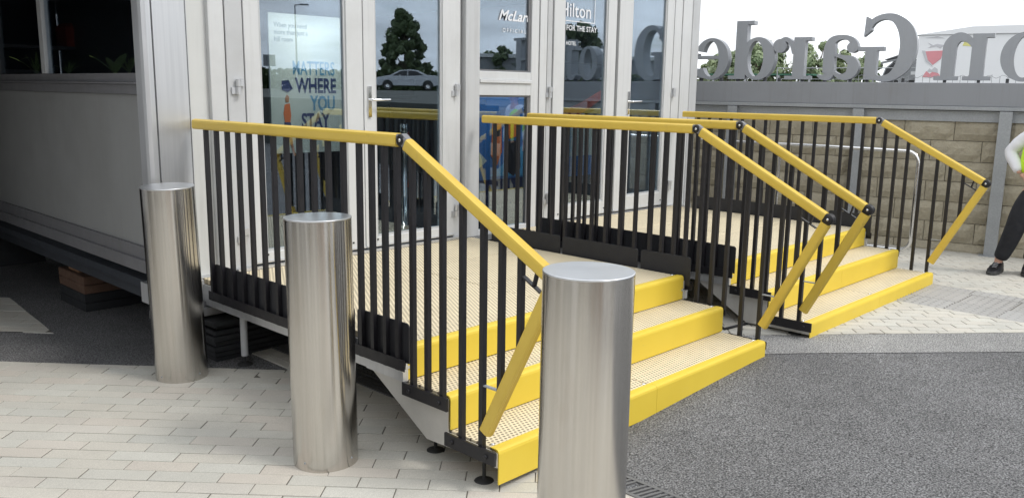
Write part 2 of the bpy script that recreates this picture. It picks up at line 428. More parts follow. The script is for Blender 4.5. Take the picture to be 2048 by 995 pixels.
def lay_blocks(bed, name, poly, L, Wd, gap, mats, near, cam2=(-2.637, -2.6), limit=290, th=.03, e=E1, g=G1, rough=.0012, shift=.5):
    """paving blocks laid in rows along e, clipped to the convex polygon"""
    us = [p[0] * e.x + p[1] * e.y for p in poly]; vs_ = [p[0] * g.x + p[1] * g.y for p in poly]
    items = []
    r0, r1 = int(min(vs_) / Wd) - 1, int(max(vs_) / Wd) + 1
    for rr in range(r0, r1 + 1):
        off = (rr % 2) * L * shift + random.uniform(-.012, .012) + (rr * .37 % 1) * .04
        for cc in range(int(min(us) / L) - 2, int(max(us) / L) + 2):
            u0, u1 = cc * L + off + gap / 2, (cc + 1) * L + off - gap / 2; v0, v1 = rr * Wd + gap / 2, (rr + 1) * Wd - gap / 2
            quad = [(e.x * u + g.x * v, e.y * u + g.y * v) for u, v in ((u0, v0), (u1, v0), (u1, v1), (u0, v1))]
            q = clip_poly(quad, poly)
            if len(q) < 3: continue
            ar = abs(sum(q[i][0] * q[(i + 1) % len(q)][1] - q[(i + 1) % len(q)][0] * q[i][1] for i in range(len(q)))) / 2
            if ar < L * Wd * .06: continue
            cx = sum(p[0] for p in q) / len(q); cy = sum(p[1] for p in q) / len(q)
            d = (Vector((cx, cy)) - Vector(cam2)); vis = near(cx, cy)
            items.append((0 if vis else 1, d.length / math.sqrt(ar), q, cx, cy))
    items.sort(key=lambda k: (k[0], k[1]))
    rest = MB()
    for k, (nv, d, q, cx, cy) in enumerate(items):
        cz = gz(cx); sl = (gz(cx + .05) - gz(cx - .05)) / .1
        dz = random.uniform(-rough, rough); tx, ty = random.uniform(-.006, .006), random.uniform(-.006, .006)
        def top(x, y, ins): return cz + .003 + th * 0 + dz + (x - cx) * (sl + tx) + (y - cy) * ty - ins
        wob = random.choice((0, 0, .004, .010))
        def shrink(k2): return [(cx + (x - cx) * (1 - k2), cy + (y - cy) * (1 - k2)) for x, y in q]
        ql = shrink(wob); qt = shrink(.018 + wob); n = len(q)
        if k < limit and nv == 0:
            b = MB(); o3 = (cx, cy, cz)
        else: b = rest; o3 = (0, 0, 0)
        vs = [(x - o3[0], y - o3[1], cz - .02 - o3[2]) for x, y in ql] + [(x - o3[0], y - o3[1], top(x, y, .002) - o3[2]) for x, y in ql] + [(x - o3[0], y - o3[1], top(x, y, 0) - o3[2]) for x, y in qt]
        a2 = sum(q[i][0] * q[(i + 1) % n][1] - q[(i + 1) % n][0] * q[i][1] for i in range(n))
        fs = [tuple(range(2 * n, 3 * n))]
        for a in (0, n): fs += [(a + i, a + (i + 1) % n, a + n + (i + 1) % n, a + n + i) for i in range(n)]
        if a2 < 0: fs = [f[::-1] for f in fs]
        b.add(vs, fs)
        if b is not rest:
            o = b.obj(name, random.choice(mats), bed); o.location = o3
    if rest.v:
        o = rest.obj(name + '_field', mats[0], bed); o['kind'] = 'stuff'
def above(x, y):      # is the point above the line y = -x type diagonal boundary
    return 0
# front left paving: bounded by the drain (x=.40) and the diagonal asphalt edge
left_poly = [(-6, 9.2 - .0), (-1.07, 3.70), (.40, 2.02), (.40, -4.2), (-6, -4.2)]
bed_l = paving_bed('pavement', [(-6, 9.2), (-1.07, 3.70), (.40, 2.02), (.40, -4.2), (-6, -4.2)])
def vis_left(x, y):
    d = Vector((x + 2.637, y + 2.6, gz(x) - 1.64)); z = d.dot(FW)
    if z < .3: return False
    px, py = d.dot(RT) / z, d.dot(DN) / z
    return -.63 < px < .63 and -.31 < py < .315
lay_blocks(bed_l, 'paver', left_poly, .336, .106, .004, ['paver', 'paver', 'paver', 'paver_pink'], vis_left)
# narrow strip of paving beside the drain, under the platform
bed_s = paving_bed('pavement_strip', [(.245, 2.195), (.40, 2.025), (.40, 4.4), (.245, 4.4)])
lay_blocks(bed_s, 'paver', [(.245, 2.195), (.40, 2.025), (.40, 4.4), (.245, 4.4)], .30, .155, .005, ['paver'], vis_left, e=Vector((0, 1)), g=Vector((1, 0)))
# pale triangle in the shade on the far left
bed_t = paving_bed('pavement_wedge', [(-.575, 4.17), (-.47, 5.6), (-3.4, 8.9), (-3.2, 7.35)])
lay_blocks(bed_t, 'paver', [(-.575, 4.17), (-.47, 5.6), (-3.4, 8.9), (-3.2, 7.35)], .342, .113, .004, ['paver'], vis_left)
# right plaza beyond the diagonal edge of the asphalt
pl_a, pl_b = (3.05, .20), (9.5, -5.45)
right_poly = [pl_a, pl_b, (9.4, .0), (7.9, .4), (7.2, 5.5), (2.75, 5.5), (2.75, .46)]
right_conv = [(2.75, .46), (9.5, -5.45), (9.5, 5.5), (2.75, 5.5)]
bed_r = paving_bed('plaza_pavement', [(2.75, .46), (9.5, -5.45), (9.5, 5.5), (2.75, 5.5)])
T0 = (4.72, 0.03); TD = Vector((.06, -1)).normalized()
def in_tact(x, y): return 4.80 + .02 * y < x < 5.80 and y < .35
def vis_right(x, y):
    return vis_left(x, y) and y < 1.2 and x < 7.7
# tactile paving band that crosses the plaza towards the steps
tact = [(4.86, .25), (5.79, .25), (5.83, -2.3), (4.90, -1.35)]
tact_c = clip_poly(tact, right_conv)
def clip_out(area_fn): return area_fn
for poly, nm in (([(2.75, .46), (4.85, -1.37), (4.85, 5.5), (2.75, 5.5)], 'paver'), ([(5.80, -2.22), (9.5, -5.45), (9.5, 5.5), (5.80, 5.5)], 'paver')):
    lay_blocks(bed_r, nm, poly, .21, .105, .006, ['paver_far', 'paver_far', 'paver'], vis_right, limit=145)
lay_blocks(bed_r, 'tactile_slab', [(4.85, .5), (5.80, .5), (5.80, -2.22), (4.85, -1.37)], .40, .40, .007, ['tactile'], vis_right, limit=60, e=Vector((0, -1)), g=Vector((1, 0)), shift=0)
nub = MB()
for i in range(14):
    for j in range(26):
        x, y = 4.90 + i * .066, .1 - j * .066
        if y < -(x - 2.75) * .871 + .46 + .04: continue
        z = gz(x) + .003
        nub.add([(x + .014 * math.cos(k * pi / 3), y + .014 * math.sin(k * pi / 3), z) for k in range(6)] + [(x + .010 * math.cos(k * pi / 3), y + .010 * math.sin(k * pi / 3), z + .005) for k in range(6)],
                [tuple(range(6, 12))] + [(k, (k + 1) % 6, 6 + (k + 1) % 6, 6 + k) for k in range(6)])
nb = nub.obj('tactile_studs', 'tactile', bed_r); nb['kind'] = 'stuff'
# paler worn strip of asphalt along the plaza edge
d_e = (Vector(pl_b) - Vector((2.75, .46))).normalized(); nrm = Vector((d_e.y, -d_e.x))
a0 = Vector((2.2, .94)); a1 = Vector(pl_b)
paving_bed('asphalt_edge_strip', [tuple(a0), tuple(a1), tuple(a1 + nrm * .58), tuple(a0 + nrm * .42)], 'asphalt_pale', 0)

# ---- channel drain with iron gratings, running under the platform
drain = empty('channel_drain', (.475, 0, gz(.475)), 'slotted grey iron channel drain crossing the paving under the nearer steps', 'drain')
b = MB(); z = .0
for x0, x1 in ((-.078, -.058), (.058, .078)): b.box(x0, x1, -4.2, 4.6, -.03, .006)
b.obj('drain_frame', 'grate', drain)
b = MB(); b.box(-.058, .058, -4.2, 4.6, -.09, -.05); b.obj('drain_channel', 'joint', drain)
bar = MB(); bar.prism([(-.060, .034), (.060, 0), (.060, .014), (-.060, .048)], 2, -.022, .005)
bar0 = None; k = 0; farbars = MB()
y = -.95
while y < 4.3:
    if y < 2.2:
        if bar0 is None: bar0 = bar.obj('grate_bar', 'grate', drain); o = bar0
        else: o = dup(bar0, drain)
        o.location = (0, y, 0)
    else: farbars.prism([(-.060, y + .034), (.060, y), (.060, y + .014), (-.060, y + .048)], 2, -.022, .005)
    y += .030 if (k % 17) != 16 else .06
    k += 1
fb = farbars.obj('far_grate_bars', 'grate', drain); fb['kind'] = 'stuff'

# ------------------------------------------------------------------ steps with platform
R_, T_ = .173, .335
def make_stairs(W, label, depth=2.9, lift=0.0):
    root = empty('platform_steps', (0, 0, 0), label, 'steps', 'yellow-edged steps up to the pavilion doors')
    # treads: two boards wide on each step
    half = W / 2
    for i in range(2):
        for s in range(2):
            x0, x1 = s * half + (.004 if s else .010), (s + 1) * half - (.004 if not s else .010)
            b = MB(); b.cbox(x0, x1, i * T_ + .052, (i + 1) * T_ + .006, i * R_ - .035, i * R_ - .002, .002)
            b.obj('tread_board', 'deck', root)
            bb = MB(); bb.box(x0 + .01, x1 - .01, (i + 1) * T_ - .004, (i + 1) * T_ + .004, i * R_ - .04, i * R_ - .0325)
    # platform deck boards
    n_y = 3; y0 = 2 * T_ + .052; yl = (depth - y0) / n_y
    for j in range(n_y):
        for s in range(2):
            x0, x1 = s * half + (.004 if s else .010), (s + 1) * half - (.004 if not s else .010)
            b = MB(); b.cbox(x0, x1, y0 + j * yl + .003, y0 + (j + 1) * yl - .003, 2 * R_ - .035, 2 * R_ - .002 - .0006 * ((j + s) % 2), .002)
            b.obj('deck_board', 'deck', root)
    # fascias: rounded nosing that folds down over the riser
    prof = [(.056, -.000), (.056, .002), (.020, .003), (.008, .001), (.0015, -.006), (-.002, -.018), (-.003, -.165), (.004, -.165), (.004, -.02), (.02, -.004)]
    for i in range(3):
        for s in range(2):
            x0, x1 = s * half + .001, (s + 1) * half - .001
            b = MB(); pr = [(i * T_ + p[0], i * R_ + p[1] - (.0 if p[1] > -.1 else .004)) for p in prof]
            b.prism(pr, 0, x0, x1); o = b.obj('nosing_fascia', 'yellow', root)
    # bolts on the tread corners
    bolt = None
    for i in range(3):
        for x in (.035, half - .03, W - .035):
            if bolt is None:
                b = MB(); b.lathe((0, 0, 0), [(.011, -.002), (.011, .004), (.006, .006), (0.0005, .0065)], 8); bolt = b.obj('bolt', 'chrome', root); o = bolt
            else: o = dup(bolt, root)
            o.location = (x, i * T_ + .075, i * R_)
    # side stringers
    for x, sgn in ((-.002, -1), (W + .002, 1)):
        st = [(.004, -.094), (.352, -.150 + .065), (.50, -.095), (.955, .176), (1.0, .185), (1.02, .245), (.66, .268), (.652, R_ + .02), (2 * T_ + .004, R_ + .02), (2 * T_ + .004, 2 * R_ - .03), (2 * T_ - .0, 2 * R_ - .04), (2 * T_ - .0, R_ - .012), (T_ + .004, R_ - .012), (T_ + .004, -.012), (.004, -.012)]
        st = [(.004, -.085), (.30, -.085), (.505, -.092), (.972, .176), (.972, .30), (2 * T_ + .01, .30), (2 * T_ + .01, R_ - .012), (T_ + .01, R_ - .012), (T_ + .01, -.012), (.004, -.012)]
        b = MB(); b.prism(st, 0, x - .004, x + .004); o = b.obj('side_plate', 'aluplate', root)
        b = MB(); b.box(x + sgn * .008, x + sgn * .034, .655, .965, .178, .228); b.box(x + sgn * .006, x + sgn * .040, .655, depth - .2, .229, .237); b.obj('rail_carrier', 'alu', root)
        # aluminium edge beam of the platform
        b = MB(); b.box(x - .012, x + .03 * -sgn, .66, depth, .238, .252); b.box(x - .008, x + .008, .665, depth - .01, .17, .236)
        b.box(x - .006, x + .006, .665, depth - .01, .252, .31)
        b.obj('edge_beam', 'alu', root)
    # cross beams, joists and legs
    for yy in (.72, 1.75, depth - .12):
        b = MB(); b.box(.02, W - .02, yy, yy + .05, .17, .30); b.obj('cross_beam', 'alu', root)
    for xx in (.62, 1.28, 1.95):
        b = MB(); b.box(xx, xx + .04, .70, depth - .1, .18, .295); b.obj('joist', 'alu', root)
    def foot(x, y, top, stem):
        g = gz(x + root_off[0]) - root_off[2]
        b = MB(); b.lathe((x, y, g), [(.0005, .016), (.018, .016), (.026, .010), (.046, .006), (.050, .0), (.050, -.004)][::-1], 24)
        b.tube([(x, y, g + .01), (x, y, top)], .009, 8); f = b.obj('levelling_foot', 'rubber', root)
        if stem: bb = MB(); bb.tube([(x, y, g + stem), (x, y, top + .02)], .024, 14); bb.obj('leg', 'white_frame2', root)
    foot(.035, .13, -.06, 0); foot(W - .035, .13, -.06, 0)
    foot(.10, .56, .0, 0); foot(W - .10, .56, .0, 0); foot(half, .5, -.02, 0)
    foot(.10, depth - .37, .18, .06); foot(W - .10, depth - .37, .18, .06); foot(.10, 1.62, .18, .06); foot(W - .10, 1.62, .18, .06); foot(half, 1.62, .18, .06)
    return root
root_off = (0, 0, 0)
st1 = make_stairs(2.57, 'nearer set of perforated steps and platform with yellow nosings, bollard in front')
root_off = (3.183, 0, .0165)
st2 = make_stairs(2.61, 'farther set of perforated steps and platform with yellow nosings, reaching the paved plaza', depth=2.92)
st2.location = (3.178, -.035, .0165)

# ------------------------------------------------------------------ railings
KINK, KN, EN = (.640, 1.402), (-.354, .874), (.045, .092)
def rail_profile(w=.052, h=.066):
    p = []; n = 20
    for k in range(n):
        a = 2 * pi * k / n + pi / n
        c, s = math.cos(a), math.sin(a)
        p.append((w / 2 * math.copysign(abs(c) ** .55, c), h / 2 * math.copysign(abs(s) ** .55, s)))
    # grooves on top
    out = []
    for x, y in p: out.append((x, y))
    return out
def ribbed_profile(w=.052, h=.066):
    half = [(0.0, h / 2 - .0), ]
    pts = []
    # start at right bottom, go counter-clockwise
    base = [(w * .30, -h / 2), (w * .44, -h / 2 + .005), (w * .5, -h * .30), (w * .5, h * .20), (w * .455, h * .36)]
    ribs = []
    k = 5
    for i in range(k):
        a = math.radians(52 - i * 26 + 0)
    xr = w * .40
    for i in range(7):
        x = xr - i * (2 * xr / 6); yy = h / 2 - .010 * (x / (w / 2)) ** 2
        if i: ribs.append((x + xr / 6 * 1.0, yy - .0028))
        ribs.append((x, yy))
    left = [(-x, y) for x, y in reversed(base)]
    return base + ribs + left
RP = ribbed_profile()
STRAIGHT = [2.66, 2.52, 2.38, 2.245, 2.11, 1.975, 1.835, 1.695, 1.56, 1.42, 1.28, 1.14, 1.0, .895, .79, .69]
TREAD1 = [.573, .462, .351]; TREAD0 = [.213, .075]; HANG = [(-.042, .311), (-.158, .535)]
def slope_z(y): return KINK[1] + (y - KINK[0]) * (KINK[1] - KN[1]) / (KINK[0] - KN[0])
def make_railing(label, side, y_end=2.80, deck=2 * R_, toes=((2.655, 1.868), (1.842, 1.09), (1.062, .625)), toe_z=(.275, .485)):
    """side: +1 when the platform lies on the +X side of the railing"""
    root = empty('handrail', (0, 0, 0), label, 'railing', 'yellow-topped black railings of the two platforms')
    # three pieces of yellow tube
    s = (Vector((0, KINK[0], KINK[1])) - Vector((0, KN[0], KN[1]))).normalized()
    K = Vector((0, KINK[0], KINK[1])); N = Vector((0, KN[0], KN[1])); Ee = Vector((0, EN[0], EN[1]))
    b = MB(); b.sweep([(0, y_end, KINK[1]), (0, KINK[0] + .030, KINK[1])], RP); b.obj('top_rail', 'rail', root)
    b = MB(); b.sweep([K - s * .040, N + s * .028], RP); b.obj('sloping_rail', 'rail', root)
    r = (Ee - N).normalized(); b = MB(); b.sweep([N + r * .032, Ee], RP, up=(0, -1, 0)); b.obj('return_rail', 'rail', root)
    # joints
    for P, rad, nm in ((K, .0305, 'rail_joint'), (N, .0365, 'rail_knuckle')):
        b = MB()
        b.lathe((P.x, P.y, P.z), [(.0005, -.0235), (rad * .8, -.0235), (rad, -.019), (rad, -.012), (rad - .002, -.011), (rad - .002, -.003), (rad, -.002), (rad, .002), (rad - .002, .003), (rad - .002, .011), (rad, .012), (rad, .019), (rad * .8, .0235), (.0005, .0235)], 28, axis=0)
        j = b.obj(nm, 'black', root); fixn(j)
        for sx in (-1, 1):
            b = MB(); b.lathe((P.x + sx * .0215, P.y, P.z), [(.0005, sx * .006), (.006, sx * .006), (.009, sx * .004), (.009, 0)], 12, axis=0); fixn(b.obj('joint_bolt', 'chrome', j))
    b = MB(); b.sweep([K + Vector((0, .028, .002)), K + Vector((0, .0, .004)), K - s * .036], [(.022, -.02), (.022, .018), (.016, .0275), (-.016, .0275), (-.022, .018), (-.022, -.02)])
    b.obj('corner_cap', 'sill', root)
    # balusters (shared meshes per length)
    bars = {}
    def bar_(y, z0, z1):
        key = round(z1 - z0, 3)
        if key not in bars:
            b = MB(); b.box(-.013, .013, -.013, .013, 0, key); o = b.obj('baluster', 'black', root); bars[key] = o
        else: o = dup(bars[key], root)
        o.location = (0, y, z0); return o
    for y in STRAIGHT: bar_(y, .236, KINK[1] - .024)
    for y in TREAD1: bar_(y, .150, slope_z(y) - .024)
    for y in TREAD0: bar_(y, -.03, slope_z(y) - .024)
    for y, z in HANG: bar_(y, z, slope_z(y) - .024)
    # brackets that clamp the balusters to the step ends
    ox = .016 * -side
    for (ya, yb, za, zb) in ((.636, .296, .122, .188), (.312, -.032, -.050, .016)):
        yb = yb if side > 0 else yb + .05
        b = MB()
        if side > 0: b.box(-.026, -.0135, yb, ya, za, zb); b.box(-.0135, .024, yb + .045, ya - .001, za + .001, za + .009)
        else: b.box(.0135, .022, yb, ya, za - .02, zb - .032); b.box(-.022, .0135, yb + .001, ya - .001, za - .019, za - .011)
        k = b.obj('clamp_bracket', 'black', root)
        for yy in (ya - .055, yb + .055):
            bb = MB(); bb.lathe((-.026 if side > 0 else .0215, yy, (za + zb) / 2 - (0 if side > 0 else .026)), [(.0005, -side * .009), (.009, -side * .009), (.012, -side * .006), (.012, side * .004)], 6, axis=0); fixn(bb.obj('bolt', 'black', k))
    # toe boards with rounded top corners
    for ya, yb in toes:
        z0, z1 = toe_z; c = .018
        pts = [(yb, z0), (ya, z0), (ya, z1 - c), (ya - c * .3, z1 - c * .3), (ya - c, z1), (yb + c, z1), (yb + c * .3, z1 - c * .3), (yb, z1 - c)]
        b = MB(); b.prism(pts, 0, .014 * side, .020 * side); fixn(b.obj('toe_board', 'toe', root))
    b = MB(); b.box(-.018 * side, -.0135 * side, .625, 2.70, .240, .300)
    b.obj('bottom_rail', 'black', root)
    # straps of the return rail
    b = MB()
    b.sweep([(0, -.145, slope_z(-.145) - .108), (0, -.275, slope_z(-.275) - .108)], [(-.012, -.003), (.012, -.003), (.012, .003), (-.012, .003)])
    b.sweep([(0, -.235, slope_z(-.235) - .104), (0, -.235 - .022, slope_z(-.235) - .022)], [(-.01, -.005), (.01, -.005), (.01, .005), (-.01, .005)], up=(0, 1, 0))
    b.obj('strap', 'black', root)
    b = MB(); b.box(-.010, .010, -.085, .088, .308, .314); b.obj('strap', 'galv', root)
    return root
r1 = make_railing('leftmost yellow and black railing, starting at the aluminium corner pillar', 1)
r1.location = (-.034, 0, 0)
r2 = make_railing('railing on the right side of the nearer steps, front one of the middle pair', -1)
r2.location = (2.57 + .032, 0, 0)
r3 = make_railing('railing on the left side of the farther steps, rear one of the middle pair', 1)
r3.location = (3.178 - .034, -.035, .0165)
r4 = make_railing('rightmost railing, in front of the stone wall on the far side of the farther steps', -1, y_end=2.86)
r4.location = (3.178 + 2.61 + .032, -.035, .0165)

# ------------------------------------------------------------------ bollards
def bollard(x, y, label, lean=(0, 0), nrv=((200, .05), (300, .05))):
    g = gz(x)
    root = empty('bollard', (x, y, g), label, 'bollard', 'stainless steel bollards in front of the steps')
    root.rotation_euler = (lean[0], lean[1], 0)
    b = MB(); b.lathe((0, 0, 0), [(.1605, -.01), (.1605, 1.2345)], 96); b.obj('sleeve', 'steel', root)
    b = MB(); b.lathe((0, 0, 0), [(.1605, 1.2345), (.1612, 1.2352), (.1612, 1.2395), (.160, 1.2412), (.158, 1.2418)], 96)
    n = 96; k = len(b.v); b.add([(.158 * math.cos(2 * pi * i / n), .158 * math.sin(2 * pi * i / n), 1.2418) for i in range(n)], [tuple(range(n))])
    b.obj('lid', 'lid', root)
    riv = None
    for i in range(4):
        a = i * pi / 2 + .3
        bb = MB(); bb.lathe((0, 0, 0), [(.006, 0), (.005, .003), (.002, .0045), (.0005, .0047)], 10)
        if riv is None: riv = bb.obj('rivet', 'galv', root); o = riv
        else: o = dup(riv, root)
        o.location = (.1600 * math.cos(a), .1600 * math.sin(a), .045); o.rotation_euler = (0, pi / 2, a)
    return root
bollard(-.315, 2.585, 'stainless steel bollard standing farthest back, in front of the aluminium pillar', (.018, -.030))
bollard(-.372, .858, 'middle stainless steel bollard, between the other two beside the left railing', (-.012, -.003))
bollard(-.382, -.800, 'stainless steel bollard nearest the camera, cut by the lower edge and hiding the steps', (.0, .004))

# ------------------------------------------------------------------ pavilion
FY = 2.93
pav = empty('pavilion', (0, 3, 0), 'white framed glass pavilion with double doors behind the two platforms', 'building')
def part(b, name, mat, parent=None, bevel=0):
    """part of the pavilion in world coordinates"""
    o = b.obj(name, mat, parent or pav, bevel)
    if parent is None or parent is pav: o.location = (0, -3, 0)
    return o
TOP = 3.05; BZ = .345
def B(*a): return MB().box(*a)
# corner pillar in brushed aluminium
b = MB(); b.prism([(-.335, 2.965), (-.335, 2.875), (-.325, 2.855), (-.300, 2.845), (-.270, 2.845), (-.270, 2.853), (-.262, 2.853), (-.262, 2.838), (-.052, 2.838), (-.052, 2.846), (-.046, 2.846), (-.046, 2.852), (-.040, 2.852), (-.040, 2.858), (-.034, 2.858), (-.034, 2.864), (-.028, 2.864), (-.028, 2.965)], 2, .34, TOP)
part(b, 'corner_pillar', 'alu')
part(B(-.335, -.0, 2.86, 3.10, .20, .338), 'pillar_foot', 'alu')
part(B(-.2685, -.2635, 2.8515, 2.853, .345, TOP), 'gasket', 'gasket')
for gx, gy in ((-.049, 2.8445), (-.0425, 2.8505), (-.0365, 2.8565)): part(B(gx - .0012, gx + .0012, gy, gy + .002, .345, TOP), 'gasket', 'gasket')
part(B(-.33, .30, 2.80, 3.0, .10, .155), 'ground_beam', 'alu')
part(B(-.30, .25, 2.83, 3.0, .16, .195), 'ground_beam', 'sill')
# infill panel and jambs of the left bay
part(B(-.027, .150, 2.965, 3.02, BZ, TOP), 'infill_panel', 'white_panel')
part(B(.1505, .262, 2.925, 3.04, BZ, TOP), 'door_jamb', 'white_frame', bevel=.003)
part(B(.2625, .276, 2.95, 3.04, BZ, TOP), 'gasket', 'gasket')
part(B(.2765, .405, 2.935, 3.04, BZ, TOP), 'door_jamb', 'white_frame2', bevel=.003)
def hinge(x, z, parent=None):
    b = MB(); b.tube([(x, FY - .018, z + .002), (x, FY - .018, z + .052)], .017, 12); b.box(x, x + .05, FY - .010, FY - .0015, z + .004, z + .05)
    b.tube([(x, FY - .018, z - .052), (x, FY - .018, z - .002)], .017, 12); b.box(x - .045, x, FY - .010, FY + .004, z - .05, z - .004)
    part(b, 'hinge', 'alu')
def door(x0, x1, gx0, gx1, name='door', handle=None, swing=0, gb=.475, top=TOP - .1, pane='glass', label=None):
    """glazed leaf: outer frame x0..x1, pane gx0..gx1"""
    b = MB(); y0, y1 = FY, FY + .055
    b.box(x0, gx0 - .018, y0, y1, BZ + .032, top); b.box(gx1 + .018, x1, y0, y1, BZ + .032, top)
    b.box(gx0 - .018, gx1 + .018, y0 + .0005, y1 - .001, BZ + .032, gb - .018); b.box(gx0 - .018, gx1 + .018, y0 + .0005, y1 - .001, top - .09, top)
    d = part(b, name, 'white_frame', bevel=.003)
    if label: d['label'] = label
    b = MB(); ib = .018
    b.box(gx0 - ib, gx0, y0 + .012, y1 - .004, gb - ib, top - .09); b.box(gx1, gx1 + ib, y0 + .012, y1 - .004, gb - ib, top - .09); b.box(gx0, gx1, y0 + .0125, y1 - .004, gb - ib, gb)
    o = b.obj('glazing_bead', 'white_frame2', d)
    b = MB(); b.box(gx0, gx1, y0 + .026, y0 + .032, gb, top - .09); b.obj('pane', pane, d)
    b = MB(); b.box(x0 + .004, x1 - .004, y0 - .012, y0 - .001, BZ + .036, BZ + .046); b.obj('weather_bar', 'alu', d)
    for fx in (.12, .88):
        b = MB(); xx = x0 + (x1 - x0) * fx; b.box(xx - .008, xx + .008, y0 - .004, y0 + .001, BZ + .085, BZ + .098); b.obj('drain_cap', 'rubber', d)
    if handle:
        hx, dirx, hz = handle
        b = MB(); b.box(hx - .016, hx + .016, y0 - .012, y0 - .0008, hz - .135, hz + .105)
        b.tube([(hx, y0 - .01, hz), (hx, y0 - .055, hz), (hx + dirx * .012, y0 - .062, hz), (hx + dirx * .16, y0 - .062, hz + .002)], .0095, 10)
        b.obj('handle', 'chrome', d)
    return d
door(.412, 1.412, .545, 1.242, label='left leaf of the left double door, poster behind it')
part(B(1.4125, 1.4195, 2.95, 2.98, BZ + .03, TOP - .1), 'gasket', 'gasket')
door(1.420, 2.372, 1.548, 2.222, handle=(1.468, 1, 1.56), label='right leaf of the left double door with lever handle')
for z in (1.645, .60): hinge(.345, z)
for z in (1.645, .60): hinge(2.385, z)
part(B(2.3725, 2.452, 2.94, 3.04, BZ, TOP), 'door_jamb', 'white_frame', bevel=.003)
part(B(2.4525, 2.483, 2.975, 3.04, BZ, TOP), 'gasket', 'gasket')
part(B(2.4835, 2.652, 2.905, 3.04, BZ, TOP), 'mullion', 'white_frame2', bevel=.004)
# fixed window bay with a transom
wx0, wx1 = 2.670, 3.345
b = MB(); b.box(2.6525, wx0, 2.93, 3.0, BZ, TOP); b.box(wx1, 3.445, 2.93, 3.0, BZ, TOP)
b.box(wx0, wx1, 2.931, 2.999, 1.605, 1.715); b.box(wx0, wx1, 2.915, 2.998, 1.715, 1.745); b.box(wx0, wx1, 2.932, 2.999, 1.745, 1.818); b.box(wx0, wx1, 2.931, 2.998, BZ, .39)
wf = part(b, 'window_frame', 'white_frame', bevel=.003)
b = MB(); b.box(wx1 - .03, wx1 - .0005, 2.945, 2.99, 1.8185, TOP - .1); b.box(wx1 - .03, wx1 - .0005, 2.945, 2.99, .3905, 1.6045); b.box(wx0, wx1 - .031, 2.946, 2.99, 1.590, 1.6045); b.box(wx0, wx1 - .031, 2.946, 2.99, 1.8185, 1.833)
b.obj('glazing_bead', 'sill', wf)
for z0, z1 in ((.3905, 1.60), (1.819, TOP - .1)):
    b = MB(); b.box(wx0, wx1 - .02, 2.960, 2.966, z0, z1); b.obj('pane', 'glass', wf)
part(B(3.4455, 3.462, 2.955, 3.04, BZ, TOP), 'gasket', 'gasket')
part(B(3.4625, 3.560, 2.930, 3.04, BZ, TOP), 'door_jamb', 'white_frame', bevel=.003)
part(B(3.5605, 3.572, 2.955, 3.04, BZ, TOP), 'gasket', 'gasket')
for z in (1.64, .61): hinge(3.600, z)
part(B(3.5725, 3.640, 2.935, 3.04, BZ, TOP), 'door_jamb', 'white_frame2', bevel=.003)
door(3.660, 4.640, 3.835, 4.480, gb=.53, label='left leaf of the right double door')
part(B(4.6405, 4.690, 2.985, 3.0, BZ + .03, TOP - .1), 'gasket', 'gasket')
door(4.6905, 5.700, 4.940, 5.545, handle=(4.885, 1, 1.555), gb=.55, label='right leaf of the right double door with lever handle')
part(B(5.7005, 5.712, 2.96, 3.0, BZ, TOP), 'gasket', 'gasket')
part(B(5.7125, 5.86, 2.93, 3.04, BZ, TOP), 'door_jamb', 'white_frame', bevel=.003)
for z in (1.66, .60): hinge(5.735, z)
part(B(5.8605, 5.872, 2.955, 3.04, BZ, TOP), 'gasket', 'gasket')
part(B(5.8725, 6.06, 2.925, 3.10, BZ, TOP), 'mullion', 'white_frame', bevel=.004)
part(B(6.0605, 6.21, 2.915, 3.12, .20, TOP), 'corner_post', 'white_frame2', bevel=.006)
part(B(-.02, 6.20, 2.905, 3.04, BZ - .05, BZ - .001), 'threshold', 'alu')
for x0, x1 in ((.28, 2.45), (3.47, 5.85)):
    part(B(x0, x1, 2.895, 2.928, BZ + .001, BZ + .020), 'door_sill', 'alu')
part(B(-.335, 6.21, 2.86, 3.15, TOP + .001, TOP + .4), 'roof_fascia', 'white_frame')
part(B(-.30, 6.2, 2.93, 11.0, TOP + .402, TOP + .45), 'roof', 'canopy')
# room behind the glass
part(B(-.30, 6.2, 3.06, 9.5, .28, .335), 'room_floor', 'floor_dark')
part(B(-.30, 6.2, 3.06, 9.5, 2.82, 2.86), 'room_ceiling', 'dark')
part(B(-.30, 6.2, 9.5, 9.56, .28, 2.86), 'rear_wall', 'dark')
part(B(6.15, 6.2, 3.13, 9.5, .28, 2.86), 'right_side_wall', 'white_panel')
# left side wall: white sandwich panel, grey sill bands, window strip
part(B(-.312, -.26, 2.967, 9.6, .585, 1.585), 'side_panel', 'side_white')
part(B(-.330, -.26, 2.967, 9.6, 1.587, 1.650), 'side_sill', 'sill')
part(B(-.345, -.26, 2.967, 9.6, 1.652, 1.665), 'side_sill', 'sill')
part(B(-.322, -.26, 2.967, 9.6, 1.667, 1.722), 'side_sill', 'sill')
part(B(-.332, -.24, 2.967, 9.6, .500, .583), 'side_beam', 'sill')
part(B(-.350, -.22, 2.967, 9.6, .415, .498), 'side_beam', 'sill')
part(B(-.300, -.295, 2.967, 9.6, 1.724, TOP - .02), 'side_pane', 'glass_dark')
part(B(-.325, -.27, 4.66, 4.745, 1.7235, TOP), 'side_mullion', 'white_frame2', bevel=.003)
part(B(-.33, -.26, 5.85, 5.99, 1.7235, TOP), 'side_mullion', 'gasket', bevel=.003)
part(B(-.335, -.22, 2.967, 11, TOP - .0, TOP + .3), 'side_header', 'sill')
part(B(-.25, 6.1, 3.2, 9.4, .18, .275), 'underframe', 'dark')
part(B(.05, 6.15, 3.25, 3.29, -.22, .178), 'skirting_board', 'dark')
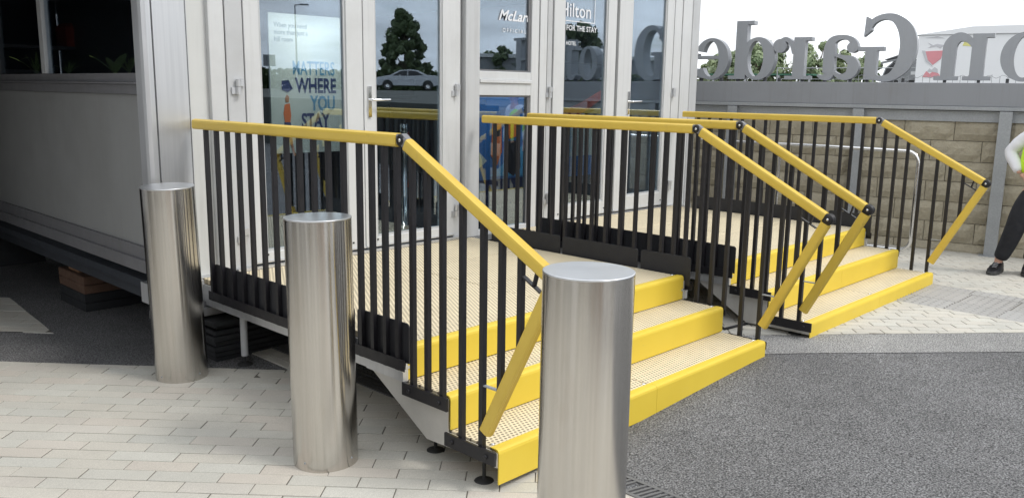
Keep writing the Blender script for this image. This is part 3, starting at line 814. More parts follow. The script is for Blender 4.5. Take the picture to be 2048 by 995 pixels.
# lettering on the glass (kept as the white film it is)
def words(txt, x, z, size, y, mat, parent, name='lettering', bold=.0, align='LEFT', shear=0, spacing=1.0, rot=(pi / 2, 0, 0), ext=.0008, sx=1.0):
    cu = bpy.data.curves.new('txt', 'FONT'); cu.body = txt; cu.size = size; cu.extrude = ext; cu.offset = bold * size; cu.align_x = align; cu.shear = shear; cu.space_character = spacing
    cu.resolution_u = 3
    o = bpy.data.objects.new('txt', cu); COL.objects.link(o)
    dg = bpy.context.evaluated_depsgraph_get(); me = bpy.data.meshes.new_from_object(o.evaluated_get(dg)); bpy.data.objects.remove(o); bpy.data.curves.remove(cu)
    me.materials.clear(); me.materials.append(M[mat] if isinstance(mat, str) else mat)
    ob = bpy.data.objects.new(name, me); COL.objects.link(ob); ob.rotation_euler = rot; ob.scale = (sx, 1, 1); ob.location = (x, y, z)
    if parent is not None: ob.parent = parent
    return ob
M['film'] = simple('white_window_film', (.75, .77, .8), .6)
def film(*a, **k):
    o = words(*a, **k); o.location.y -= 3; return o
film('McLaren', 2.925, 2.275, .128, 2.957, 'film', pav, bold=.02, shear=.35, sx=1.12)
film('OFFICIAL', 2.98, 2.17, .05, 2.957, 'film', pav, spacing=1.6)
film('Hilton', 3.76, 2.37, .19, 2.952, 'film', pav, sx=1.0, bold=.004)
b = MB(); b.box(3.70, 4.30, 2.951, 2.953, 2.325, 2.333); b.box(4.292, 4.30, 2.9505, 2.9525, 2.333, 2.62); part(b, 'film_border', 'film')
film('FOR THE STAY', 3.86, 2.24, .072, 2.952, 'film', pav, bold=.012)
film('HOTEL', 3.86, 2.10, .05, 2.952, 'film', pav, bold=.01)

# ------------------------------------------------------------------ inside the room
M['poster_white'] = simple('poster_white', (.58, .64, .60), .6, 0, .05, 2)
M['ink_navy'] = simple('ink_navy', (.035, .05, .16), .6); M['ink_blue'] = simple('ink_blue', (.09, .28, .46), .6)
M['ink_grey'] = simple('ink_grey', (.16, .2, .2), .6); M['ink_orange'] = simple('ink_orange', (.70, .16, .035), .6); M['ink_red'] = simple('ink_red', (.5, .06, .03), .6)
M['ink_skin'] = simple('ink_tan', (.45, .22, .12), .6); M['poster_blue'] = simple('poster_blue', (.03, .17, .50), .5, 0, .3, 1.5); M['sky_blue'] = simple('ink_sky', (.10, .40, .72), .5)
M['poster_navy'] = simple('poster_navy', (.012, .02, .09), .5)
ps = empty('poster_stand', (1.83, 4.3, .335), 'tall white poster on a dark tripod stand behind the left glass door', 'poster')
b = MB(); b.box(-.42, .40, -.01, .02, .72, 1.96); b.obj('poster_board', 'poster_white', ps)
words('When you need\nmore than just a\nhill room', -.37, 1.84, .062, -.012, 'ink_grey', ps, sx=.82)
words('MATTERS', -.20, 1.43, .175, -.012, 'ink_blue', ps, bold=.008, sx=.60)
words('WHERE', -.17, 1.27, .185, -.012, 'ink_navy', ps, bold=.03, sx=.68)
words('YOU', -.02, 1.11, .185, -.012, 'ink_blue', ps, bold=.03, sx=.66)
words('STAY', -.12, .95, .185, -.012, 'ink_navy', ps, bold=.03, sx=.68)
for mt_, y0_, pts_ in (('ink_orange', -.011, [(-.285, 1.16), (-.235, 1.17), (-.225, 1.06), (-.235, 1.0), (-.29, 1.0), (-.30, 1.08)]),
                 ('ink_navy', -.0115, [(-.295, 1.0), (-.232, 1.0), (-.225, .93), (-.26, .90), (-.30, .93)]),
                 ('ink_orange', -.011, [(-.30, .925), (-.262, .90), (-.270, .76), (-.262, .66), (-.285, .66), (-.295, .78)]), ('ink_skin', -.011, [(-.258, .90), (-.226, .925), (-.215, .80), (-.19, .70), (-.21, .69), (-.24, .80)]),
                 ('ink_skin', -.011, [(-.275, 1.18), (-.245, 1.18), (-.24, 1.23), (-.262, 1.25), (-.28, 1.22)]), ('ink_navy', -.0112, [(-.31, 1.37), (-.24, 1.38), (-.20, 1.30), (-.25, 1.27), (-.31, 1.29)])):
    b = MB(); b.prism(pts_, 1, y0_, y0_ - .003); fixn(b.obj('printed_figure', mt_, ps))
b = MB(); b.tube([(0, .03, 0.05), (0, .03, 1.5)], .015)
for k in range(3):
    a = k * 2 * pi / 3 + .4; b.tube([(0, .03, .62), (.30 * math.cos(a), .03 + .30 * math.sin(a), .01)], .012)
b.obj('tripod', 'black', ps)
ps.rotation_euler = (0, 0, -.05)
def stanchion(x, y, label):
    r = empty('queue_post', (x, y, .335), label, 'queue barrier')
    b = MB(); b.lathe((0, 0, 0), [(.17, 0), (.17, .02), (.15, .035), (.03, .05), (.03, .9), (.036, .91), (.036, .99), (.03, 1.0), (.0005, 1.0)], 24); b.obj('post', 'chrome', r)
    b = MB(); b.tube([(.03, 0, .93), (.09, .02, .80), (.13, .05, .55), (.10, .06, .4)], .018, 8); b.obj('rope', 'ink_red', r)
stanchion(2.37, 3.62, 'chrome queue barrier post behind the handled door of the left pair')
ds = empty('display_board', (4.7, 4.4, .335), 'blue graphic display of an orange racing car behind the fixed window', 'display')
b = MB(); b.box(-.85, .75, -.01, .03, .22, 1.45); b.obj('board', 'poster_blue', ds)
b = MB(); b.box(-.85, .75, -.012, -.0105, .22, .30); b.box(-.85, .75, -.014, -.0125, .0, .22); b.obj('board_base', 'poster_navy', ds)
b = MB(); b.prism([(-.78, .34), (-.5, .52), (-.62, .62), (-.85, .48)], 1, -.0105, -.013); b.obj('printed_swoosh', 'poster_white', ds)
b = MB(); b.prism([(-.45, .34), (.4, .30), (.7, .75), (.3, .82), (-.1, .55)], 1, -.0105, -.0135); b.obj('printed_swoosh', 'sky_blue', ds)
b = MB()
for pts in ([(-.42, .98), (-.28, 1.02), (-.26, .62), (-.34, .46), (-.44, .58)], [(-.18, .92), (-.02, .98), (.02, .80), (-.14, .76)], [(.10, .96), (.44, 1.02), (.46, .80), (.14, .74)]): b.prism(pts, 1, -.014, -.018)
b.obj('printed_car', 'ink_orange', ds)
b = MB(); b.prism([(-.20, .74), (.04, .74), (.06, .42), (-.06, .32), (-.20, .40)], 1, -.014, -.017); b.prism([(.12, .73), (.5, .78), (.5, .66), (.14, .60)], 1, -.014, -.017); b.prism([(-.41, .86), (-.29, .88), (-.29, .8), (-.41, .78)], 1, -.0185, -.02); b.obj('printed_car', 'black', ds)
words('DELL', .13, .86, .09, -.019, 'film', ds, bold=.02)
d2 = empty('display_board', (4.78, 3.42, .335), 'dark display wall with orange stripe behind the left leaf of the right double door', 'display')
b = MB(); b.box(-.62, .42, -.01, .03, .10, 1.62); b.obj('board', 'dark', d2)
b = MB(); b.prism([(-.60, 1.06), (-.1, 1.20), (.36, 1.38), (.38, 1.30), (0, 1.12), (-.2, 1.04), (-.60, 1.0)], 1, -.011, -.016); b.obj('printed_stripe', 'ink_red', d2)
b = MB(); b.prism([(-.3, 1.0), (.0, 1.06), (.36, 1.2), (.38, 1.12), (.1, .99)], 1, -.011, -.014); b.obj('printed_stripe', 'ink_grey', d2)
b = MB(); b.box(-.60, .38, -.016, -.011, .62, .92); b.obj('printed_band', 'poster_white', d2)
b = MB(); b.box(-.60, .38, -.018, -.011, .40, .62); b.obj('printed_band', 'poster_blue', d2)
b = MB(); b.box(-.35, -.22, -.0175, -.0165, .62, .93); b.obj('printed_band', 'ink_blue', d2)
col_ = empty('white_column', (6.18, 3.45, .335), 'round white column behind the right leaf of the right double door', 'column')
b = MB(); b.lathe((-.22, 0, 0), [(.19, 0), (.19, 2.48)], 40); b.obj('shaft', 'white_frame', col_)
b = MB(); b.lathe((-.22, 0, 0), [(.22, 0), (.22, .10), (.192, .12)], 40); b.obj('base', 'white_frame2', col_)

t = NT('lamp_glow'); t.b.inputs['Emission Color'].default_value = (1, .95, .85, 1); t.b.inputs['Emission Strength'].default_value = 9; M['glow'] = t.m
for k, (x, y, en, lab) in enumerate(((1.60, 3.62, 40, 'small lit spotlight above the left part of the white poster'), (2.10, 3.62, 40, 'small lit spotlight above the right part of the white poster'),
                                 (4.4, 3.75, 75, 'lit spotlight above the blue racing car display'), (5.0, 2.75 + .45, 50, 'lit spotlight above the dark display wall with orange stripe'))):  # last two spots are added to brighten the displays behind the glass
    r = empty('spotlight', (x, y, 2.80), lab, 'lamp', 'spotlights on the pavilion ceiling')
    b = MB(); b.tube([(0, 0, 0), (0, .02, -.05), (0, .06, -.13)], .035, 12); b.obj('housing', 'black', r)
    b = MB(); b.tube([(0, .061, -.1315), (0, .0625, -.1345)], .030, 12); b.obj('bulb', 'glow', r)
    ld = bpy.data.lights.new('spot_light', 'SPOT'); ld.energy = en; ld.spot_size = 1.5; ld.spot_blend = .8; ld.shadow_soft_size = .03; ld.color = (1, .95, .88)
    lo_ = bpy.data.objects.new('spot_light', ld); COL.objects.link(lo_); lo_.parent = r; lo_.location = (0, .09, -.16); lo_.rotation_euler = (math.radians(28), 0, 0)
# leaves of plants on the side window ledge
M['leaf'] = simple('plant_leaf', (.26, .36, .12), .5, 0, .4, 9)
def leaf_plant(y, label, n=9, h=.16, big=False):
    r = empty('potted_plant', (-.17, y, 1.66), label, 'plant')
    random.seed(int(y * 100))
    p = MB(); p.lathe((0, 0, 0), [(.05, 0), (.06, .06), (.055, .065), (.0005, .06)], 14); p.obj('pot', 'sill', r)
    for k in range(n):
        a = random.uniform(0, 2 * pi); L = h * random.uniform(.6, 1.2); w = L * (.30 if big else .12); lean = random.uniform(.25, 1.0)
        d = Vector((math.cos(a), math.sin(a), 0)); sd2 = Vector((-d.y, d.x, 0)); pts = []
        P = [Vector((0, 0, .06)) + d * lean * L * t_ + Vector((0, 0, L * (t_ - .45 * lean * t_ * t_))) for t_ in (0, .25, .5, .75, 1)]
        ww = [.2, .8, 1, .7, .05]; vs = []
        for q, u in zip(P, ww): vs += [q - sd2 * w * u / 2, q + sd2 * w * u / 2 + Vector((0, 0, .004))]
        b = MB(); b.add(vs, [(2 * i, 2 * i + 1, 2 * i + 3, 2 * i + 2) for i in range(4)], True); b.obj('leaf', 'leaf', r)
leaf_plant(3.46, 'low leafy plant inside the side window, next to the pillar', 12, .14)
leaf_plant(3.72, 'upright broad pale leaf plant inside the side window', 5, .2, True)
leaf_plant(4.62, 'grassy plant inside the side window, at the mullion', 12, .12)
leaf_plant(5.35, 'thin leaved plant inside the side window, left of the mullion', 9, .2)

# ---- timber and mats under the pavilion
pk = empty('mat_stack', (.40, 3.0, gz(0)), 'stack of black plastic mats under the pavilion, right of the farthest bollard', 'mats')
for k in range(8):
    b = MB(); w = random.uniform(-.03, .03); b.cbox(-.42 + w, .42 + w, -.30 + w, .30, k * .036, k * .036 + .031, .006); b.obj('mat', 'mat', pk)
tb = empty('timber_block', (.03, 4.95, gz(0)), 'reddish timber block on brown and black packers under the side wall', 'timber')
b = MB(); b.cbox(-.17, .13, -.12, .12, .30, .44, .01); b.obj('block', 'timber', tb)
for k in range(4):
    b = MB(); b.cbox(-.20, .3, -.30, .28, k * .075, k * .075 + .068, .006); b.obj('packer', 'timber_dark' if k > 1 else 'mat', tb)
for y in (7.4,):
    tb2 = empty('timber_block', (.0, y, gz(0)), 'pale timber block on black packers, deepest under the side wall', 'timber')
    b = MB(); b.cbox(-.17, .13, -.12, .12, .30, .44, .01); b.obj('block', 'timber', tb2)
    b = MB(); b.cbox(-.25, .3, -.30, .28, 0, .29, .006); b.obj('packer', 'mat', tb2)
cab = MB(); cab.tube([(2.75, 1.9, gz(2.7) + .01), (2.82, 1.2, gz(2.8) + .012), (2.95, .95, gz(2.9) + .01), (3.05, .72, gz(3) + .02), (2.9, .5, gz(2.9) + .01), (3.3, .45, gz(3) + .01)], .008, 6)
o = cab.obj('cable', 'wire'); prop(o, 'black cable lying on the paving between the two sets of steps', 'cable')
# ---- unseen canopy inferred from the shade on the left; its walls are added blockers
can = empty('covered_walkway', (-2.6, 7, 0), 'dark covered walkway left of the pavilion, its soffit just out of view', 'canopy')
b = MB(); b.box(-4.6, 2.25, -4.05, 5, 2.72, 2.9); o = b.obj('soffit', 'canopy', can)
b = MB(); b.box(.3, .5, -.9, 2.795, -.2, 2.715); b.obj('side_wall', 'sill', can)
for yy in (-3.4, -1.4):
    b = MB(); b.box(-1.2, -1.08, yy, yy + .12, -.2, 2.715); b.obj('column', 'galv', can)
b = MB(); b.box(.501, 2.2, 2.8, 2.9, -.2, 2.715); b.obj('shade_end_wall', 'dark', can)  # added to block the sky so the side window reflects dark

sf = empty('reflection_rack', (-1.9, 9.3, -.2), 'dark rack with red and grey covers, mirrored in the dark side window', 'rack', rz=-pi / 2)  # rack made up to stand for reddish and grey clutter mirrored in the window
b = MB()
for y in (-1.6, 0, 1.6): b.box(-.3, -.25, y - .03, y + .03, 0, 2.5)
b.obj('frame', 'black', sf)
b = MB(); b.box(-.3, .1, -1.6, 1.6, 1.72, 1.76); b.box(-.3, .1, -1.6, 1.6, 2.28, 2.32); b.obj('shelf', 'sill', sf)
b = MB(); b.cbox(-.28, .08, -1.5, -.1, 2.32, 2.62, .05); b.obj('red_cover', 'ink_red', sf)
b = MB(); b.cbox(-.28, .08, .2, 1.5, 1.76, 2.02, .06); b.obj('grey_cover', 'lorry_grey', sf)
b = MB(); b.cbox(-.28, .08, -1.4, -.5, 1.76, 1.92, .05); b.obj('grey_cover', 'sill', sf)
# ------------------------------------------------------------------ stone wall, posts, sign
U = Vector((.2064, -.97847, 0)); NV = Vector((.97847, .2064, 0)); O3 = Vector((7.903, .026, 0))
WROT = math.atan2(U.y, U.x)          # local x runs along the wall from left to right, local y points away from the viewer
wall = empty('stone_wall', (O3.x + NV.x * .02, O3.y + NV.y * .02, 0), 'buff split-face block retaining wall behind the farther steps', 'wall', rz=WROT)
def wx(v): return v
b = MB(); b.box(-9.5, 3.5, .05, .30, -.2, 1.40); b.obj('core', 'joint', wall)
CH = .2325; LB = .52
def rock(L, H, seed):
    rnd = random.Random(seed); nx, nz_ = 7, 3; vs = []; b = MB()
    for j in range(nz_ + 1):
        for i in range(nx + 1):
            edge = i in (0, nx) or j in (0, nz_)
            d = 0.0 if edge else rnd.uniform(.018, .042)
            vs.append((i * L / nx, -d, j * H / nz_))
    fs = [(j * (nx + 1) + i, j * (nx + 1) + i + 1, (j + 1) * (nx + 1) + i + 1, (j + 1) * (nx + 1) + i) for j in range(nz_) for i in range(nx)]
    b.add(vs, fs, False)
    b.add([(0, 0, 0), (L, 0, 0), (L, 0, H), (0, 0, H), (0, .08, 0), (L, .08, 0), (L, .08, H), (0, .08, H)], [(3, 2, 6, 7), (0, 4, 5, 1), (0, 3, 7, 4), (1, 5, 6, 2)])
    return b.mesh('block', 'stone')
rocks = [rock(LB - .006, CH - .006, k) for k in range(8)]
for c in range(7):
    z0 = 1.40 - (c + 1) * CH + (.135 if False else 0)
    for k in range(-12 if c < 7 else 0, 5):
        x = k * LB + (c % 2) * LB * .5 + [0.0, .03, -.05, .02, -.03, .05, 0][c] + .02
        if x > 2.5 or x < -6.5: continue
        o = bpy.data.objects.new('block', rocks[(c * 5 + k * 3) % 8]); COL.objects.link(o); o.parent = wall; o.location = (x + .0, random.uniform(.0, .008), z0 + .004)
def wallthing(name, s, label, cat, group=None, off=0): return empty(name, (O3.x + U.x * s + NV.x * off, O3.y + U.y * s + NV.y * off, 0), label, cat, group, WROT)
# sign frame: beam, channel, rail and posts
fr = wallthing('sign_gantry', 0, 'long grey steel sign beam on galvanised posts above the stone wall', 'sign frame')
b = MB(); b.box(-10, 4, -.06, .26, 1.555, 1.812); b.obj('sign_beam', 'beam_grey', fr, bevel=.004)
b = MB(); b.box(-10, 4, -.075, .22, 1.512, 1.553); b.obj('channel', 'galv', fr, bevel=.003)
b = MB(); b.box(-10, 4, -.045, .15, 1.500, 1.5115); b.obj('channel', 'gasket', fr)
for k in range(-7, 3):
    x0, x1 = -3.04 + (k + 2) * 1.515 + .06 + .02, -3.04 + (k + 3) * 1.515 - .06 - .02
    if x1 > 3.2 or x0 < -6: continue
    b = MB(); b.box(x0 - .079, x1 + .079, -.009, .03, 1.385, 1.494); b.obj('panel_rail', 'galv', fr)
for k in range(-2, 3):
    x = -3.04 + 1.515 * k
    if k > 2: continue
    b = MB(); b.box(x - .062, x + .062, -.105, -.093, -.12, 1.505); b.box(x - .006, x + .006, -.093, -.022, -.12, 1.505); b.box(x - .062, x + .062, -.022, -.012, -.12, 1.505)
    b.obj('post', 'galv', fr, bevel=.002)
    b = MB(); b.box(x - .05, x + .05, -.09, -.02, 1.4955, 1.4995); b.box(x - .11, x + .11, -.15, .0, -.115, -.085); b.obj('base_plate', 'galv', fr)
# ---- letters of the sign seen from behind (their faces point away from us)
def ribbon(pts, n=10):
    """smooth closed-off ribbon from (x, y, width) control points, Catmull-Rom"""
    P = [Vector(p) for p in pts]; out = []
    for i in range(len(P) - 1):
        p0, p1, p2, p3 = P[max(0, i - 1)], P[i], P[i + 1], P[min(len(P) - 1, i + 2)]
        for k in range(n):
            t_ = k / n; out.append(.5 * ((2 * p1) + (-p0 + p2) * t_ + (2 * p0 - 5 * p1 + 4 * p2 - p3) * t_ ** 2 + (-p0 + 3 * p1 - 3 * p2 + p3) * t_ ** 3))
    out.append(P[-1]); L, Rr = [], []
    for i, p in enumerate(out):
        a = out[max(0, i - 1)]; c = out[min(len(out) - 1, i + 1)]; d = Vector((c.x - a.x, c.y - a.y)); d.normalize(); nn = Vector((-d.y, d.x)) * p.z / 2
        L.append((p.x + nn.x, p.y + nn.y)); Rr.append((p.x - nn.x, p.y - nn.y))
    return L, Rr
def ell(cx, cy, rx, ry, n=40): return [(cx + rx * math.cos(2 * pi * k / n), cy + ry * math.sin(2 * pi * k / n)) for k in range(n)]
DEP = .14
class Letter:
    def __init__(s): s.b = MB(); s.k = 0
    def _d(s): s.k += 1; return s.k * .0007
    def strip(s, L, Rr, closed=False):
        """ribbon solid between two polylines"""
        y0, y1 = -s._d(), DEP + s.k * .0007; n = len(L); vs = []
        for a, c in zip(L, Rr): vs += [(a[0], y0, a[1]), (c[0], y0, c[1]), (a[0], y1, a[1]), (c[0], y1, c[1])]
        fs = []
        rng = range(n if closed else n - 1)
        for i in rng:
            j = (i + 1) % n; q, r = 4 * i, 4 * j
            fs += [(q, q + 1, r + 1, r), (q + 2, r + 2, r + 3, q + 3), (q, r, r + 2, q + 2), (q + 1, q + 3, r + 3, r + 1)]
        if not closed: fs += [(0, 2, 3, 1), (4 * n - 4, 4 * n - 3, 4 * n - 1, 4 * n - 2)]
        s.b.add(vs, fs)
    def rib(s, pts): s.strip(*ribbon(pts))
    def ring(s, cx, cy, rx, ry, ix, iy, icx=None): s.strip(ell(cx, cy, rx, ry, 48), ell(icx if icx is not None else cx, cy, ix, iy, 48), True)
    def rect(s, x0, y0, x1, y1): s.strip([(x0, y1), (x1, y1)], [(x0, y0), (x1, y0)])
    def poly(s, pts): d = s._d(); s.b.prism(pts, 1, -d, DEP + d)
    def disc(s, cx, cy, r):
        d = s._d(); s.b.prism(ell(cx, cy, r, r, 24), 1, -d, DEP + d)
def L_o(l): l.ring(.46, .50, .46, .52, .20, .44)
def L_e(l):
    l.strip(ell(.44, .50, .44, .52, 48)[3:45], ell(.46, .50, .21, .44, 48)[3:45]); l.rect(.24, .50, .87, .58); l.rib([(.86, .53, .02), (.845, .58, .05), (.83, .64, .06)])
    l.rib([(.60, .04, .05), (.75, .09, .07), (.86, .26, .035)])
def L_d(l): l.ring(.42, .50, .42, .52, .19, .43, .47); l.rect(.70, 0, .97, 1.42); l.rect(.54, 1.33, .72, 1.42); l.rect(.95, .0, 1.12, .085)
def L_r(l): l.rect(.15, .0, .42, 1.0); l.rect(.0, .915, .16, 1.0); l.rect(.0, 0, .60, .085); l.rib([(.40, .62, .10), (.48, .85, .11), (.62, .96, .10), (.74, .93, .06)]); l.disc(.755, .80, .165)
def L_a(l):
    l.rib([(.20, .70, .10), (.16, .80, .16), (.26, .94, .12), (.46, .98, .11), (.64, .90, .18), (.69, .70, .25), (.69, .40, .25), (.69, .12, .25), (.80, .05, .12), (.92, .10, .05)])
    l.disc(.19, .745, .125)
    l.rib([(.60, .58, .06), (.38, .52, .10), (.20, .44, .20), (.15, .26, .25), (.24, .10, .2), (.42, .07, .12), (.60, .20, .06)])
def L_n(l): l.rect(.14, 0, .41, 1.0); l.rect(0, .915, .16, 1.0); l.rect(0, 0, .54, .085); l.rib([(.38, .72, .06), (.50, .89, .15), (.68, .93, .20), (.82, .78, .26), (.84, .50, .265), (.84, .04, .265)]); l.rect(.63, 0, 1.10, .085)
def L_l(l): l.rect(.14, 0, .41, 1.42); l.rect(0, 1.33, .16, 1.42); l.rect(0, 0, .55, .085)
def L_i(l): l.rect(.14, 0, .41, 1.0); l.rect(0, .915, .16, 1.0); l.rect(0, 0, .55, .085); l.disc(.27, 1.26, .165)
def L_t(l): l.rib([(.27, 1.25, .2), (.27, .9, .26), (.27, .4, .26), (.30, .14, .24), (.46, .06, .12), (.62, .16, .05)]); l.rect(.0, .915, .58, 1.0)
def L_H(l):
    for x in (.14, .95): l.rect(x, 0, x + .30, 1.42)
    for x in (0, .81): l.rect(x, 0, x + .58, .085); l.rect(x, 1.335, x + .58, 1.42)
    l.rect(.42, .66, .97, .75)
def L_G(l):
    l.rib([(1.12, 1.10, .10), (1.00, 1.32, .12), (.78, 1.42, .13), (.52, 1.36, .20), (.30, 1.10, .32), (.22, .72, .36), (.30, .34, .32), (.52, .08, .19), (.78, .03, .13), (.96, .12, .12), (1.02, .26, .10)])
    l.poly([(1.16, 1.44), (1.05, 1.38), (1.02, 1.12), (1.18, .98)]); l.rect(.86, .0, 1.12, .70); l.rect(.72, .66, 1.28, .75)
XH = .505
ORD = {'H': ('capital H', 'of the reversed sign, far right beyond the frame'), }
def letter(ch, s_left, width, fn, w_em, label, grp='grey letters of the reversed sign'):
    """s_left: position of the viewer's left edge; the letter is mirrored because we see its back"""
    l = Letter(); fn(l); k = width / w_em
    l.b.v = [(s_left + (w_em - x) * k, y, 1.842 + z * XH) for x, y, z in l.b.v]
    x0 = min(v[0] for v in l.b.v); x1 = max(v[0] for v in l.b.v)
    root = wallthing('sign_letter', (x0 + x1) / 2, label, 'letter', grp, .02)
    l.b.v = [(x - (x0 + x1) / 2, y, z) for x, y, z in l.b.v]
    o = l.b.obj('letter_body', 'sign_grey', root); fixn(o)
    f = MB()
    for xx in (-.3 * width, .3 * width): f.box(xx - .015, xx + .015, .02, .08, 1.808, 1.86)
    f.obj('fixing_foot', 'gasket', root)
letter('n', -4.22, .56, L_n, 1.1, 'grey steel letter n hidden behind the pavilion end')
letter('e', -3.62, .45, L_e, .88, 'leftmost visible grey letter e, reversed, next to the pavilion')
letter('d', -3.16, .58, L_d, 1.12, 'tall reversed grey letter d on the sign beam')
letter('r', -2.61, .465, L_r, .92, 'reversed grey letter r on the sign beam')
letter('a', -2.06, .485, L_a, .93, 'reversed grey letter a on the sign beam')
letter('G', -1.61, .655, L_G, 1.28, 'largest reversed grey letter, the capital G')
letter('n', -.775, .565, L_n, 1.1, 'reversed grey letter n right of the capital G')
letter('o', -.135, .46, L_o, .92, 'reversed grey letter o cut by the right edge of the photo')
letter('t', .40, .31, L_t, .62, 'reversed grey letter t, seen only in the door glass')
letter('l', .76, .28, L_l, .55, 'reversed grey letter l, seen only in the door glass')
letter('i', 1.09, .28, L_i, .55, 'reversed grey letter i, seen only in the door glass')
letter('H', 1.45, .70, L_H, 1.39, 'reversed capital H, seen only in the door glass')

# silver hoop handrail in front of the wall
hp = empty('hoop_rail', (7.2, 0, 0), 'silver tube hoop rail in front of the stone wall, rounded end at right', 'handrail')
def arc(c, r, a0, a1, n=8): return [(0, c[0] + r * math.cos(a0 + (a1 - a0) * k / n), c[1] + r * math.sin(a0 + (a1 - a0) * k / n)) for k in range(n + 1)]
path = [(0, 5.2, 1.06), (0, 2.0, 1.062)] + arc((.80, .93), .13, pi / 2, pi) + arc((.80, .08), .13, pi, 1.5 * pi) + [(0, 2.0, -.048), (0, 5.2, -.048)]
b = MB(); b.tube(path, .021, 12, up=(1, 0, 0)); b.obj('hoop_tube', 'chrome', hp)
for y in (2.3, 3.8):
    b = MB(); b.tube([(0, y, -.05), (0, y, 1.06)], .019, 10); b.obj('upright', 'chrome', hp)

# ------------------------------------------------------------------ beyond the wall
rg = MB(); c0 = O3 + NV * .3
rows = [(0, 1.36), (5, 1.40), (12, 1.60), (40, 1.61), (900, 1.61)]
cols = [-500, -60, 0, 3.6, 60, 500]
vs = []
for d, z in rows:
    for s_ in cols:
        p = c0 + U * s_ + NV * d; vs.append((p.x, p.y, z))
nc = len(cols); fs = [(i * nc + k, i * nc + k + 1, (i + 1) * nc + k + 1, (i + 1) * nc + k) for i in range(len(rows) - 1) for k in range(nc - 1)]
base_n = len(vs)
for s_ in cols:
    p = c0 + U * s_; vs.append((p.x, p.y, -.5))
fs += [(k, k + 1, base_n + k + 1, base_n + k) for k in range(nc - 1)]
rg.add(vs, fs)
M['grass'] = simple('car_park_tarmac', (.055, .058, .05), .95, 0, .4, 2, .5, 30)
o = rg.obj('raised_ground', 'grass'); fixn(o); prop(o, kind='structure')
if sum(p.normal.z for p in o.data.polygons) < 0: o.data.flip_normals()

def leaf_mat(name, a, bc):
    t = NT(name); r = t.noise(1.3, 3)
    t.base(t.mix(t.noise(9, 2), c4(a), c4(bc))); t.rough(.6)
    return t.m
M['foliage'] = leaf_mat('foliage', (.035, .06, .018), (.10, .14, .05)); M['foliage_hazed'] = leaf_mat('foliage_hazed', (.16, .22, .11), (.32, .38, .22)); M['foliage_hazed_pale'] = leaf_mat('foliage_hazed_pale', (.16, .21, .10), (.28, .33, .18))  # paler greens imitate haze and flare over the trees beyond the wall
M['bark'] = simple('bark', (.09, .07, .05), .9, 0, .3, 8, .5, 30)
def tree(x, y, z, h, r, label, seed=1, mat='foliage', n=2600, shape='oval', group=None, leaf=.16, trunk=.18, nc=26):
    rnd = random.Random(seed); root = empty('tree', (x, y, z), label, 'tree', group)
    b = MB(); b.tube([(0, 0, -.1), (.05 * r, 0, h * .3), (0, .05 * r, h * .75)], .03 * h, 8, scales=[1, .7, .25])
    clumps = []
    for k in range(nc):
        t_ = rnd.uniform(trunk + .05, .97)
        if shape == 'cone': rr = r * (1.05 - t_) ** .75 * 1.1
        else: rr = r * math.sqrt(max(.05, 1 - ((t_ - .58) / .45) ** 2))
        a = rnd.uniform(0, 2 * pi); d = rr * rnd.uniform(.35, .95); c = Vector((d * math.cos(a), d * math.sin(a), t_ * h)); clumps.append((c, r * rnd.uniform(.16, .34) * (26 / nc) ** .35))
        if k < 12: b.tube([(0, 0, max(.2, t_ - .22) * h), c * 1.0], .012 * h, 5, scales=[1, .3])
    b.obj('trunk', 'bark', root)
    f = MB()
    for k in range(n):
        c, cr = rnd.choice(clumps); d = Vector((rnd.gauss(0, 1), rnd.gauss(0, 1), rnd.gauss(0, .8))); d.normalize(); p = c + d * cr * rnd.uniform(.5, 1.05) ** .6
        a = Vector((rnd.uniform(-1, 1), rnd.uniform(-1, 1), rnd.uniform(-1, 1))).normalized(); q = d.cross(a).normalized() if rnd.random() < .6 else a
        s_ = leaf * rnd.uniform(.6, 1.4); u = q * s_; v = q.cross(d + a * .5).normalized() * s_ * .6
        f.add([p - u, p - v * .9, p + u, p + v], [(0, 1, 2, 3)])
    f.obj('crown', mat, root)
    return root
gy = lambda s, d: O3 + U * s + NV * d
def P2(s, d): v = gy(s, d); return v.x, v.y
# trees seen between the letters (distance from the wall d)

GB = 'trees and bushes beyond the stone wall'
x, y = P2(-14.6, 40); tree(x, y, 1.6, 3.1, 1.7, 'round green tree seen through the reversed letter d', 3, 'foliage_hazed', n=5200, leaf=.11, group=GB)
x, y = P2(-16.9, 42); tree(x, y, 1.6, 2.6, 1.5, 'green tree seen between the reversed letters e and d', 5, 'foliage_hazed', n=3600, leaf=.11, group=GB)
x, y = P2(-18.9, 45); tree(x, y, 1.6, 2.3, 1.3, 'pointed green tree seen through the reversed letter e', 4, 'foliage_hazed_pale', n=3200, leaf=.11, group=GB)
x, y = P2(-13.2, 43); tree(x, y, 1.6, 1.75, 1.9, 'low wide bush seen between the reversed letters d and r', 6, 'foliage_hazed_pale', n=3200, leaf=.11, group=GB, trunk=.02)
x, y = P2(-10.9, 40); tree(x, y, 1.6, 3.0, 1.4, 'green tree seen between the reversed letters r and a', 7, 'foliage_hazed', n=4400, leaf=.11, group=GB)
x, y = P2(-9.7, 41); tree(x, y, 1.6, 2.5, 1.0, 'thin green tree seen through the bowl of the reversed letter a', 8, 'foliage_hazed_pale', n=3000, leaf=.11, group=GB)
x, y = P2(-8.4, 40); tree(x, y, 1.6, 2.6, .9, 'small green tree seen between the reversed letter a and capital G', 9, 'foliage_hazed', n=2600, leaf=.11, group=GB)
